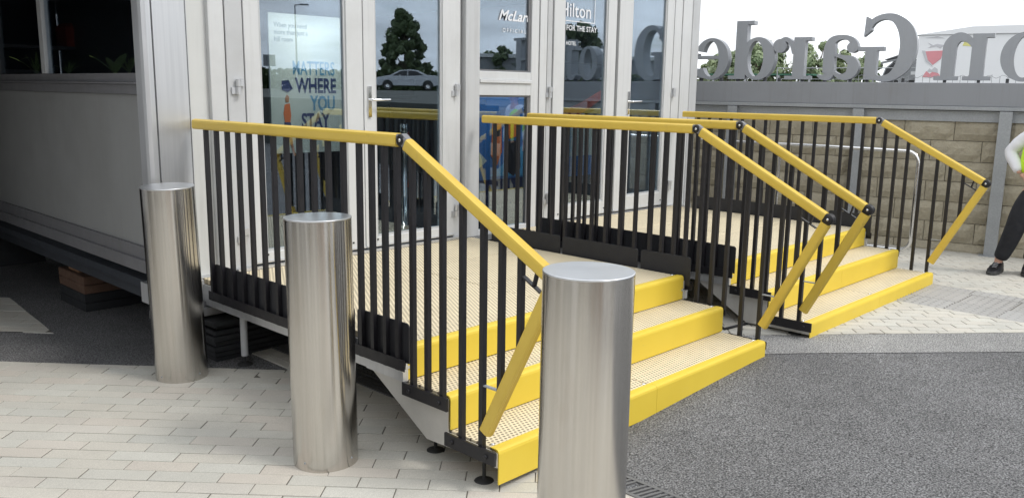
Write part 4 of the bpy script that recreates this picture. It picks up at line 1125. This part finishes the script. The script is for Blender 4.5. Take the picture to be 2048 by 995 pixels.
# far fence
fe = wallthing('wire_fence', -9, 'thin grey mesh fence far beyond the sign letters', 'fence', off=24)
b = MB()
for k in range(19): b.tube([(k * .9, 0, 1.55), (k * .9, 0, 2.75)], .022, 5)
b.tube([(0, 0, 2.72), (16.2, 0, 2.72)], .018, 5); b.tube([(0, 0, 2.3), (16.2, 0, 2.3)], .012, 5); b.obj('fence_posts', 'galv', fe)['kind'] = 'stuff'
M['green_roof'] = simple('green_sheet', (.04, .14, .09), .6)
sh = wallthing('green_shelter', -12.6, 'low green shelter roof far behind the reversed letters d and r', 'shelter', off=36)
b = MB(); b.box(-3.4, 2.2, 0, 3, 2.72, 2.80); b.obj('roof', 'green_roof', sh)
b = MB()
for x in (-3.2, -1.4, .4, 2.0): b.box(x, x + .1, 0, .1, 1.6, 2.72)
b.obj('posts', 'galv', sh)['kind'] = 'stuff'
# dark recovery lorry with a raised load
lo = wallthing('lorry', -4.55, 'dark lorry with a raised tilted load, seen inside the reversed capital G', 'lorry', off=25)
b = MB(); b.prism([(-.75, 1.75), (-.75, 2.35), (-.62, 2.75), (-.30, 3.05), (.75, 3.10), (.75, 1.75)], 1, 0, 2.1); fixn(b.obj('cab', 'lorry_grey', lo, bevel=.04))
b = MB(); b.prism([(-.68, 2.42), (-.56, 2.74), (-.34, 2.94), (-.05, 2.94), (-.05, 2.42)], 1, -.012, .02); fixn(b.obj('windscreen', 'lorry_black', lo))
b = MB(); b.prism([(-.72, 3.06), (-.05, 3.30), (.30, 3.58), (.95, 3.66), (.98, 3.38), (.42, 3.30), (.1, 3.14), (-.3, 3.08)], 1, .1, 1.9); fixn(b.obj('tilted_load', 'lorry_black', lo, bevel=.03))
b = MB(); b.prism([(-.78, 2.98), (.85, 3.34), (.85, 3.28), (-.78, 2.90)], 1, -.05, .05); fixn(b.obj('ramp', 'lorry_grey', lo))
for x in (-.35, .45):
    b = MB(); b.lathe((x, -.02, 1.98), [(.0005, 0), (.2, 0), (.36, -.02), (.38, .05), (.38, .25), (.0005, .25)], 20, axis=1); fixn(b.obj('wheel', 'rubber', lo))
b = MB(); b.box(-.8, .8, -.02, .0, 1.78, 1.95); b.box(-.72, -.45, -.03, 0, 2.05, 2.2); b.box(.3, .6, -.03, .0, 2.5, 2.62); b.obj('bumper_and_lights', 'white_frame', lo)
# white event marquee; prints paled to imitate the bright, washed-out distance
M['pvc'] = simple('white_pvc', (.86, .87, .88), .6, 0, .04, 1.5); M['print_red'] = simple('print_washed_red', (.72, .30, .33), .6); M['print_grey'] = simple('print_pale_grey', (.58, .58, .60), .6); M['print_yellow'] = simple('print_pale_yellow', (.78, .74, .28), .6)
mq = wallthing('marquee', -.6, 'white event trailer with faded red and yellow prints, beyond the letters G and n', 'marquee', off=18)
b = MB(); b.box(-2.62, 4.5, 0, 5, 1.78, 3.50); b.obj('side_wall', 'pvc', mq)
b = MB(); b.prism([(-2.7, 3.505), (-1.2, 3.72), (3.2, 3.75), (4.6, 3.505)], 1, -.05, 5.05); fixn(b.obj('roof', 'pvc', mq))
for nm_, mt_, y0_, pts_ in (
        ('printed_emblem', 'print_red', -.012, [(-2.42, 3.02), (-1.90, 3.04), (-1.96, 2.80), (-2.16, 2.62), (-2.34, 2.80)]),
        ('printed_emblem', 'print_red', -.012, [(-2.42, 2.26), (-2.32, 2.44), (-2.22, 2.36), (-2.08, 2.47), (-1.94, 2.32), (-1.96, 2.26)]),
        ('printed_shape', 'print_grey', -.016, [(-2.50, 3.05), (-2.40, 3.04), (-2.30, 2.74), (-2.14, 2.56), (-2.36, 2.72)]),
        ('printed_shape', 'print_grey', -.010, [(-2.34, 3.12), (-2.12, 3.16), (-2.0, 3.10), (-1.9, 3.2), (-2.1, 3.24), (-2.2, 3.2), (-2.36, 3.28), (-2.26, 3.18)]),
        ('printed_shape', 'print_grey', -.010, [(-2.42, 3.42), (-2.1, 3.46), (-1.9, 3.40), (-2.1, 3.40)]),
        ('printed_shape', 'print_grey', -.016, [(-2.30, 2.43), (-2.24, 2.52), (-2.18, 2.48), (-2.10, 2.56), (-2.02, 2.50), (-2.0, 2.38), (-2.2, 2.43)]),
        ('printed_shape', 'print_grey', -.010, [(-1.1, 2.86), (-.85, 2.9), (-.8, 2.84), (-1.05, 2.8)]),
        ('printed_patch', 'print_yellow', -.010, [(-1.42, 3.18), (-1.34, 3.38), (-.98, 3.40), (-.92, 3.26), (-1.1, 3.14)])):
    b = MB(); b.prism(pts_, 1, y0_, y0_ + .009); fixn(b.obj(nm_, mt_, mq))
b = MB(); b.box(-2.58, -2.0, -.03, -.001, 1.85, 2.1); b.box(-1.2, -.6, -.03, -.001, 1.8, 2.1); b.obj('trailer_skirt', 'lorry_grey', mq)
for x in (-2.2, .9, 3.4):
    b = MB(); b.lathe((x, -.05, 1.72), [(.0005, 0), (.14, 0), (.2, .0), (.2, .2), (.0005, .2)], 16, axis=1); fixn(b.obj('wheel', 'rubber', mq))
# rough track fence with wavy wire in front of it
wv = wallthing('wire_coil_fence', -1.6, 'thin wire fence with wavy top just beyond the reversed letter n', 'fence', off=9)
b = MB()
for k in range(22): b.tube([(-1.6 + k * .14, 0, 1.4), (-1.6 + k * .14 + random.uniform(-.01, .01), 0, 2.10 + random.uniform(-.02, .03))], .005, 4)
b.tube([(-1.6 + k * .05, 0, 2.08 + .03 * math.sin(k * 1.3)) for k in range(60)], .004, 4)
b.obj('wires', 'galv', wv)['kind'] = 'stuff'

# ------------------------------------------------------------------ what the door glass mirrors: car park behind the viewer
def V2(dist, lat=0): return (-2.6 + .63 * dist + .776 * lat, 8.5 - .776 * dist + .63 * lat)
x, y = V2(82, -.3); tree(x, y, 1.6, 7.6, 2.7, 'broad dark tree mirrored in the right leaf of the left double door', 21, n=16000, shape='cone', leaf=.21, trunk=.02, nc=90)
x, y = V2(74, 14.5); tree(x, y, 1.6, 5.6, 2.4, 'dark tree mirrored behind the letters in the right doors', 22, n=3200, leaf=.26)
x, y = V2(88, 9.5); tree(x, y, 1.6, 4.4, 2.0, 'small tree mirrored in the fixed window', 23, n=2200, leaf=.24)
x, y = V2(70, -15.0); tree(x, y, 1.6, 3.2, 1.6, 'small tree mirrored at the left edge of the poster door', 24, n=1800, leaf=.22)
hg = empty('hedge', (*V2(72), 1.6), 'low dark hedge mirrored behind the silver car', 'hedge', rz=math.atan2(.63, .776))
b = MB(); rnd = random.Random(3)
for k in range(9000):
    p = Vector((rnd.uniform(-20, 20), rnd.uniform(-.5, .5), rnd.uniform(0, 1.5) ** 1 + .12 * math.sin(k))); a = Vector((rnd.uniform(-1, 1), rnd.uniform(-1, 1), rnd.uniform(-1, 1))).normalized(); q = a.orthogonal().normalized(); u = a * .22; v = q * .14
    b.add([p - u, p - v, p + u, p + v], [(0, 1, 2, 3)])
b.obj('hedge_leaves', 'foliage', hg)
# silver saloon car
M['car_silver'] = simple('car_silver_paint', (.52, .54, .57), .25, .5, .04); M['car_glass'] = simple('car_glass', (.02, .022, .026), .1); M['tyre'] = M['rubber']
def car(x, y, z, rz, label, paint):
    r = empty('parked_car', (x, y, z), label, 'car', rz=rz)
    side = [(-2.25, .42), (-2.30, .62), (-2.22, .86), (-1.55, .98), (-1.15, 1.05), (-.55, 1.38), (.15, 1.44), (.75, 1.38), (1.35, 1.08), (1.95, 1.04), (2.28, .95), (2.32, .60), (2.25, .40), (1.80, .30)]
    arch = []
    for cx in (1.42, -1.38):
        arch += [(cx + .37 * math.cos(a), .33 + .37 * math.sin(a)) for a in [pi * k / 8 for k in range(9)]]
    body = side + arch[:9] + arch[9:] + [(-2.1, .30)]
    b = MB(); b.prism(body, 1, -.86, .86); o = fixn(b.obj('body', paint, r)); bv = o.modifiers.new('bevel', 'BEVEL'); bv.width = .07; bv.segments = 3; bv.limit_method = 'ANGLE'; bv.angle_limit = 1.0
    for sgn in (-1, 1):
        b = MB(); b.prism([(-1.02, 1.02), (-.50, 1.32), (-.02, 1.37), (-.02, 1.0)], 1, sgn * .845, sgn * .868); b.prism([(.04, 1.37), (.62, 1.31), (1.12, 1.06), (.04, 1.0)], 1, sgn * .845, sgn * .868); fixn(b.obj('side_window', 'car_glass', r))
        b = MB(); b.box(-.1, .1, sgn * .865, sgn * .88, .78, .81); b.box(-.55, -.5, sgn * .86, sgn * 1.0, .98, 1.08); b.obj('door_handle', 'chrome', r)
        b = MB(); b.box(-2.30, -2.12, sgn * .5, sgn * .82, .66, .78); b.obj('headlight', 'chrome', r)
        b = MB(); b.box(2.2, 2.325, sgn * .5, sgn * .82, .74, .88); b.obj('tail_light', 'ink_red', r)
        for cx in (1.42, -1.38):
            b = MB(); b.lathe((cx, sgn * .66, .33), [(.0005, 0), (.33, 0), (.33, sgn * .2), (.24, sgn * .215), (.0005, sgn * .19)], 24, axis=1); w = fixn(b.obj('wheel', 'rubber', r))
            b = MB(); b.lathe((cx, sgn * .66, .33), [(.22, sgn * .219), (.20, sgn * .20), (.05, sgn * .21), (.0005, sgn * .21)], 20, axis=1); fixn(b.obj('rim', 'chrome', w))
    b = MB(); b.prism([(-1.10, 1.03), (-.56, 1.36), (-.50, 1.35), (-.98, 1.01)], 1, -.74, .74); fixn(b.obj('windscreen', 'car_glass', r))
    return r
x, y = V2(62, 0); car(x, y, 1.62, math.atan2(.63, .776), 'silver saloon car mirrored in the glass of the left double door', 'car_silver')
x, y = V2(66, -13.5); car(x, y, 1.62, math.atan2(.63, .776) + .2, 'dark car mirrored at the left edge of the poster door', 'lorry_black')
# van, low building, lamp posts and signs mirrored beside the poster
vn = empty('low_building', (*V2(95, 12), 1.6), 'low pale building mirrored above the letters in the fixed window', 'building', rz=math.atan2(.63, .776))
b = MB(); b.box(-5, 16, 0, 8, 0, 3.4); b.obj('wall', 'lorry_grey', vn)
b = MB(); b.box(-5.3, 16.3, -.3, 8.3, 3.4, 3.75); b.obj('roof', 'white_frame', vn)
for k in range(6):
    b = MB(); b.box(-4 + k * 3.2, -2.2 + k * 3.2, -.05, -.01, 1.4, 2.5); b.obj('window', 'car_glass', vn)
bw = empty('white_van', (*V2(60, -16.2), 1.6), 'white box van mirrored left of the poster', 'van', rz=math.atan2(.63, .776))
b = MB(); b.box(-2.6, 1.4, -1, 1, .5, 2.7); b.obj('box_body', 'pvc', bw, bevel=.05)
b = MB(); b.prism([(1.42, .5), (1.42, 2.0), (1.9, 2.0), (2.5, 1.3), (2.9, 1.15), (2.9, .5)], 1, -.95, .95); fixn(b.obj('cab', 'pvc', bw, bevel=.04))
for cx in (-1.6, 2.2):
    for sg in (-1, 1):
        b = MB(); b.lathe((cx, sg * .8, .36), [(.0005, 0), (.36, 0), (.36, sg * .2), (.0005, sg * .2)], 20, axis=1); fixn(b.obj('wheel', 'rubber', bw))
for k, (d, lat, h, lab) in enumerate(((50, -6.2, 4.6, 'tall slim lamp post mirrored at the right of the poster'), (56, -9.2, 3.4, 'shorter lamp post with curved arm mirrored in the poster door'))):
    lp = empty('lamp_post', (*V2(d, lat), 1.6), lab, 'lamp post', rz=math.atan2(.63, .776))
    b = MB(); b.tube([(0, 0, 0), (0, 0, h)], .06, 8, scales=[1, .6]); b.obj('pole', 'galv', lp)
    b = MB(); b.tube([(0, 0, h - .02), (-.3, 0, h - .05), (-.8, 0, h - .5)] if k else [(0, 0, h), (.35, 0, h + .04)], .035, 6); b.obj('arm', 'galv', lp)
    b = MB(); b.box(.3, .75, -.1, .1, h, h + .08) if not k else b.box(-1.0, -.7, -.1, .1, h - .62, h - .5); b.obj('lamp_head', 'lorry_grey', lp)
for d, lat, z0, z1, lab in ((42, -7.6, 1.3, 2.3, 'grey rectangular road sign on a pole mirrored in the poster'), (48, -7.4, 1.2, 1.8, 'small road sign on a pole mirrored lower in the poster')):
    sg_ = empty('road_sign', (*V2(d, lat), 1.6), lab, 'sign', rz=math.atan2(.63, .776))
    b = MB(); b.tube([(0, 0, 0), (0, 0, z1)], .035, 6); b.obj('pole', 'galv', sg_)
    b = MB(); b.box(-.32, .32, -.05, -.04, z0, z1); b.obj('sign_plate', 'lorry_grey', sg_)

# ------------------------------------------------------------------ person at the right edge
M['shirt'] = simple('white_shirt', (.74, .74, .77), .8, 0, .05, 6, .5, 14); M['vest'] = simple('hi_vis_vest', (.55, .85, .03), .6, 0, .08, 5, .3, 25)
M['tape'] = simple('reflective_tape', (.5, .5, .52), .4, .3); M['trousers'] = simple('dark_trousers', (.012, .013, .018), .8, 0, .25, 9, .5, 30)
t = NT('skin'); t.base(t.mix(t.noise(12, 3), (.48, .26, .19, 1), (.60, .36, .27, 1))); t.rough(.5); t.b.inputs['Subsurface Weight'].default_value = .1; M['skin'] = t.m
M['hair'] = simple('brown_hair', (.06, .04, .025), .6, 0, .3, 40, .5, 90); M['shoe'] = simple('black_trainer', (.014, .014, .017), .55, 0, .3, 14, .3, 60); M['sole'] = simple('dark_sole', (.05, .05, .05), .7)
M['lip'] = simple('lips', (.42, .16, .13), .5); M['eye'] = simple('eye_white', (.8, .8, .8), .2); M['iris'] = simple('iris', (.06, .04, .02), .2)
def skinned(name, verts, edges, radii, mat, parent, root=0, sub=2, flat=None):
    me = bpy.data.meshes.new(name); me.from_pydata(verts, edges, []); me.materials.append(M[mat]); o = bpy.data.objects.new(name, me); COL.objects.link(o); o.parent = parent
    sk = o.modifiers.new('skin', 'SKIN'); sk.use_smooth_shade = True; sk.branch_smoothing = .6
    for i, r in enumerate(radii):
        sv = me.skin_vertices[0].data[i]; sv.radius = r if isinstance(r, tuple) else (r, r); sv.use_root = (i == root)
    ss = o.modifiers.new('sub', 'SUBSURF'); ss.levels = sub; ss.render_levels = sub
    return o
def chain(n, s=0): return [(s + i, s + i + 1) for i in range(n - 1)]

pr = empty('person', (6.90, -.40, gz(6.9) + .003), 'person in a white long-sleeved shirt and yellow vest, hand on hip, at the right edge', 'person', rz=math.radians(-77))
J = dict(pel=(.20, 0, .96), wst=(.215, -.01, 1.10), che=(.26, 0, 1.32), nkb=(.285, 0, 1.50), nk=(.29, -.01, 1.57), hd=(.295, -.03, 1.66), top=(.295, -.02, 1.76),
         hr=(.11, 0, .92), kr=(.02, -.05, .50), ar=(-.10, .02, .09), tr=(-.125, -.15, .035), hl=(.29, 0, .92), kl=(.25, -.04, .50), al=(.16, .10, .09), tl=(.17, -.07, .035),
         sr=(.125, .01, 1.47), er=(-.115, .06, 1.22), wr=(-.005, -.08, 1.015), sl=(.445, .01, 1.47), el=(.52, .04, 1.20), wl=(.50, -.06, .96))
names = ['pel', 'wst', 'che', 'nkb', 'nk', 'hd', 'hr', 'kr', 'ar', 'hl', 'kl', 'al', 'sr', 'er', 'wr', 'sl', 'el', 'wl']
V = [J[k] for k in names]; I = {k: i for i, k in enumerate(names)}
Ed = [('pel', 'wst'), ('wst', 'che'), ('che', 'nkb'), ('nkb', 'nk'), ('nk', 'hd'), ('pel', 'hr'), ('hr', 'kr'), ('kr', 'ar'), ('pel', 'hl'), ('hl', 'kl'), ('kl', 'al'), ('nkb', 'sr'), ('sr', 'er'), ('er', 'wr'), ('nkb', 'sl'), ('sl', 'el'), ('el', 'wl')]
Rd = dict(pel=(.13, .10), wst=(.12, .09), che=(.15, .10), nkb=(.08, .07), nk=.05, hd=.055, hr=.08, kr=.052, ar=.036, hl=.08, kl=.052, al=.036, sr=.055, er=.038, wr=.024, sl=.055, el=.038, wl=.024)
skinned('body', V, [(I[a], I[b_]) for a, b_ in Ed], [Rd[k] for k in names], 'skin', pr)
# shirt with loose sleeves
nm = ['che', 'wst', 'pel', 'nkb', 'sr', 'm1', 'er', 'm2', 'm3', 'cuff', 'sl', 'el', 'wl']
def lerp(a, b_, t_): return tuple(a[i] + (b_[i] - a[i]) * t_ for i in range(3))
Q = dict(J); Q['m1'] = lerp(J['sr'], J['er'], .55); Q['m2'] = lerp(J['er'], J['wr'], .35); Q['m3'] = lerp(J['er'], J['wr'], .72); Q['cuff'] = lerp(J['er'], J['wr'], .93)
S_E = [('che', 'wst'), ('wst', 'pel'), ('che', 'nkb'), ('nkb', 'sr'), ('sr', 'm1'), ('m1', 'er'), ('er', 'm2'), ('m2', 'm3'), ('m3', 'cuff'), ('nkb', 'sl'), ('sl', 'el'), ('el', 'wl')]
S_R = dict(che=(.168, .115), wst=(.14, .105), pel=(.15, .115), nkb=(.09, .075), sr=.078, m1=.072, er=.072, m2=.064, m3=.060, cuff=.042, sl=.078, el=.066, wl=.045)
ii = {k: i for i, k in enumerate(nm)}
sh_o = skinned('shirt', [Q[k] for k in nm], [(ii[a], ii[b_]) for a, b_ in S_E], [S_R[k] for k in nm], 'shirt', pr)
tx = bpy.data.textures.new('fold_noise', 'CLOUDS'); tx.noise_scale = .07
dm = sh_o.modifiers.new('folds', 'DISPLACE'); dm.texture = tx; dm.strength = .022; dm.mid_level = .5
nm = ['a', 'b', 'c', 'd']
skinned('vest', [(.18, -.03, .97), (.18, -.03, 1.12), (.195, -.03, 1.34), (.27, 0, 1.47)], chain(4), [(.215, .15), (.215, .15), (.215, .145), (.12, .10)], 'vest', pr)
for z in (1.08, 1.30):
    b = MB(); b.lathe((.228 + (z - 1.08) * .15, 0, z), [(.166 if z < 1.2 else .185, -.025), (.166 if z < 1.2 else .186, .025)], 28)
    b.v = [(x, y * .74, zz_) for x, y, zz_ in b.v]; b.obj('reflective_band', 'tape', pr)
# trousers
tv = [(.205, 0, 1.00), (.20, 0, .92), J['hr'], (.065, -.03, .70), J['kr'], (-.04, -.0, .28), (-.092, .02, .125), J['hl'], (.27, -.03, .70), J['kl'], (.205, .05, .28), (.165, .10, .125)]
skinned('trousers', tv, [(0, 1), (1, 2), (2, 3), (3, 4), (4, 5), (5, 6), (1, 7), (7, 8), (8, 9), (9, 10), (10, 11)],
        [(.165, .12), (.16, .12), (.125, .115), .115, .10, .088, .070, (.125, .115), .115, .10, .088, .070], 'trousers', pr)
def shoe(a, tdir):
    ax, ay = a[0], a[1]; d = Vector((tdir[0], tdir[1], 0)).normalized(); s_ = Vector((-d.y, d.x, 0)); base_ = Vector((ax, ay, 0))
    SF = 1.2; outline = [(u_ * SF, v_ * SF) for u_, v_ in [(-.075, .030), (-.085, 0), (-.075, -.030), (0, -.036), (.08, -.046), (.14, -.042), (.185, -.018), (.190, .008), (.165, .034), (.09, .044), (0, .036)]]
    b = MB(); lv = [(0, 1.03), (.028, 1.03), (.030, 1.0)]; n = len(outline); vs = []
    for z, k in lv: vs += [base_ + d * (u * k) + s_ * (v * k) + Vector((0, 0, z)) for u, v in outline]
    b.add(vs, [tuple(range(n - 1, -1, -1)), tuple(range(2 * n, 3 * n))] + [(r * n + i, r * n + (i + 1) % n, (r + 1) * n + (i + 1) % n, (r + 1) * n + i) for r in range(2) for i in range(n)])
    fixn(b.obj('shoe_sole', 'sole', pr))
    b = MB(); vs = []
    for hh, k in ((.026, .98), (.055, .95), (.075, .82), (.092, .60), (.12, .34)):
        for u, v in outline:
            uu = u * k if u > 0 else u * (.98 if hh < .1 else .7)
            lift = hh if u < .05 else min(hh, .045 + (.19 - u) * .35)
            vs.append(base_ + d * uu + s_ * v * (k ** .5) + Vector((0, 0, lift)))
    b.add(vs, [tuple(range(4 * n, 5 * n))] + [(r * n + i, r * n + (i + 1) % n, (r + 1) * n + (i + 1) % n, (r + 1) * n + i) for r in range(4) for i in range(n)], True)
    fixn(b.obj('shoe', 'shoe', pr))
    b = MB()
    for k in range(4):
        c = base_ + d * (.045 + k * .02) + Vector((0, 0, .101 - k * .011)); b.tube([c - s_ * .022, c + Vector((0, 0, .004)), c + s_ * .022 + d * .008], .003, 5)
    b.obj('laces', 'tape', pr)
shoe((-.10, .01), (-.25, -1)); shoe((.16, .09), (.05, -1))
for a in (J['ar'], J['al']):
    b = MB(); b.tube([(a[0], a[1] + .0, .10), (a[0] + .005, a[1], .16)], .036, 12); b.obj('sock', 'skin', pr)
# hands: palm with five separate bent fingers
def hand(w, d, side, parent_, curl=.5):
    w = Vector(w); d = Vector(d).normalized(); s_ = d.cross(Vector(side)).normalized(); nn = s_.cross(d).normalized()
    vs = [w, w + d * .035, w + d * .07]; es = [(0, 1), (1, 2)]; rr = [.022, (.030, .017), (.034, .014)]
    for k, (off, L) in enumerate(((-.027, .068), (-.009, .078), (.010, .073), (.027, .058))):
        i0 = len(vs); p = w + d * .085 + s_ * off; dirv = d.copy(); vs.append(p); es.append((2, i0)); rr.append(.0095)
        for j in range(3):
            dirv = (dirv + nn * curl * .55).normalized(); p = p + dirv * L / 3; vs.append(p); es.append((i0 + j, i0 + j + 1)); rr.append(.0088 - j * .0012)
    i0 = len(vs); p = w + d * .03 - s_ * .030; vs += [p, p + (d - s_ * .8 + nn * .3).normalized() * .032, p + (d - s_ * .5 + nn * .5).normalized() * .062]; es += [(1, i0), (i0, i0 + 1), (i0 + 1, i0 + 2)]; rr += [.013, .011, .009]
    return skinned('hand', [tuple(v) for v in vs], es, rr, 'skin', parent_, 0, 2)
hand(J['wr'], (.75, -.05, -.65), (0, -1, .1), pr, .55); hand(J['wl'], (.0, -.15, -1), (-1, 0, 0), pr, .5)
# head with face, ears and hair
b = MB(); hp_ = []
hx, hy, hz = .295, -.02, 1.70
n = 28
prof = [(.0005, -.125), (.035, -.120), (.055, -.10), (.066, -.07), (.073, -.03), (.077, .01), (.078, .05), (.070, .085), (.048, .112), (.0005, .122)]
b.lathe((0, 0, 0), prof, n)
vs = []
for x, y, z in b.v:
    yy = y * 1.22 + .012
    if y < 0:
        if z < -.06: yy -= .010 * (1 - abs(x) / .08)
        yy -= .018 * math.exp(-((x / .012) ** 2 + ((z + .025) / .022) ** 2))
        yy += .008 * (math.exp(-(((x - .03) / .014) ** 2 + ((z - .0) / .014) ** 2)) + math.exp(-(((x + .03) / .014) ** 2 + ((z - .0) / .014) ** 2)))
    vs.append((x + hx, yy + hy, z + hz))
b.v = vs; hd = fixn(b.obj('head', 'skin', pr)); sb = hd.modifiers.new('sub', 'SUBSURF'); sb.levels = sb.render_levels = 1
b = MB(); b.prism([(hx - .011, hz - .045), (hx + .011, hz - .045), (hx + .005, hz - .004), (hx - .005, hz - .004)], 1, hy - .108, hy - .075); fixn(b.obj('nose', 'skin', pr, bevel=.004, seg=2))
b = MB(); b.prism([(hx - .024, hz - .068), (hx, hz - .063), (hx + .024, hz - .068), (hx, hz - .077)], 1, hy - .094, hy - .08); fixn(b.obj('mouth', 'lip', pr))
for sx in (-1, 1):
    b = MB(); b.lathe((hx + sx * .030, hy - .076, hz), [(.0005, -.011), (.008, -.008), (.011, 0), (.008, .008), (.0005, .011)], 12, axis=1); e = fixn(b.obj('eye', 'eye', pr))
    b = MB(); b.lathe((hx + sx * .030, hy - .0875, hz), [(.0005, -.001), (.005, -.0005), (.005, .002)], 10, axis=1); fixn(b.obj('iris', 'iris', e))
    b = MB(); b.lathe((hx + sx * .080, hy + .012, hz - .012), [(.0005, -.006), (.016, -.005), (.019, 0), (.016, .006), (.0005, .006)], 14, axis=0); b.v = [(x, y, hz - .012 + (z - hz + .012) * 1.6) for x, y, z in b.v]; fixn(b.obj('ear', 'skin', pr))
b = MB(); b.lathe((0, 0, 0), [(.082, -.05), (.086, -.0), (.086, .05), (.078, .092), (.054, .122), (.0005, .134)], 28)
b.v = [(x + hx, (y * 1.22 + .024 if y > -.02 or z > .06 else max(y, -.02) * 1.22 + .024) + hy, z + hz) for x, y, z in b.v]; fixn(b.obj('hair', 'hair', pr))

# ------------------------------------------------------------------ made-up things behind the viewer, added to put bands in the bollard reflections
ku = empty('added_cabin', (-7.6, 2.2, -.2), 'grey cabin behind the viewer, mirrored at the left of the bollards', 'cabin')
b = MB(); b.box(-1.5, 1.5, -3, 3, .1, 3.0); b.obj('wall', 'lorry_grey', ku, bevel=.02)
b = MB(); b.box(-1.6, 1.6, -3.1, 3.1, 3.001, 3.15); b.obj('roof', 'canopy', ku)
b = MB(); b.box(1.5, 1.53, -.5, .5, .12, 2.2); b.obj('door', 'white_frame2', ku)
kb = empty('added_kiosk', (-4.6, -8.6, -.2), 'brown timber kiosk behind the viewer, mirrored in the middle of the bollards', 'kiosk')
b = MB(); b.box(-1.8, 1.8, -1.5, 1.5, 0, 2.9); b.obj('wall', 'timber', kb)
b = MB(); b.prism([(-2.1, 2.9), (2.1, 2.9), (0, 3.9)], 1, -1.8, 1.8); fixn(b.obj('roof', 'canopy', kb))
b = MB(); b.box(-1.0, 1.0, 1.5, 1.54, 1.0, 2.1); b.obj('hatch', 'car_glass', kb)
tree(-11.5, -5.0, -.2, 6.0, 2.3, 'dark tree behind the viewer, mirrored in the bollards', 31, n=2400, leaf=.24)
tree(1.5, -16.0, -.2, 6.5, 2.2, 'dark tree behind the viewer on the right, mirrored in the bollards', 32, n=2400, leaf=.24)
vn2 = empty('added_van', (-8.6, -6.2, -.2), 'dark van behind the viewer, mirrored in the bollards', 'van', rz=2.2)
b = MB(); b.box(-2.6, 1.4, -1, 1, .5, 2.5); b.obj('box_body', 'lorry_black', vn2, bevel=.05)
b = MB(); b.prism([(1.42, .5), (1.42, 2.0), (1.9, 2.0), (2.5, 1.3), (2.9, 1.15), (2.9, .5)], 1, -.95, .95); fixn(b.obj('cab', 'lorry_black', vn2, bevel=.04))
for cx in (-1.6, 2.2):
    for sg in (-1, 1):
        b = MB(); b.lathe((cx, sg * .8, .36), [(.0005, 0), (.36, 0), (.36, sg * .2), (.0005, sg * .2)], 20, axis=1); fixn(b.obj('wheel', 'rubber', vn2))
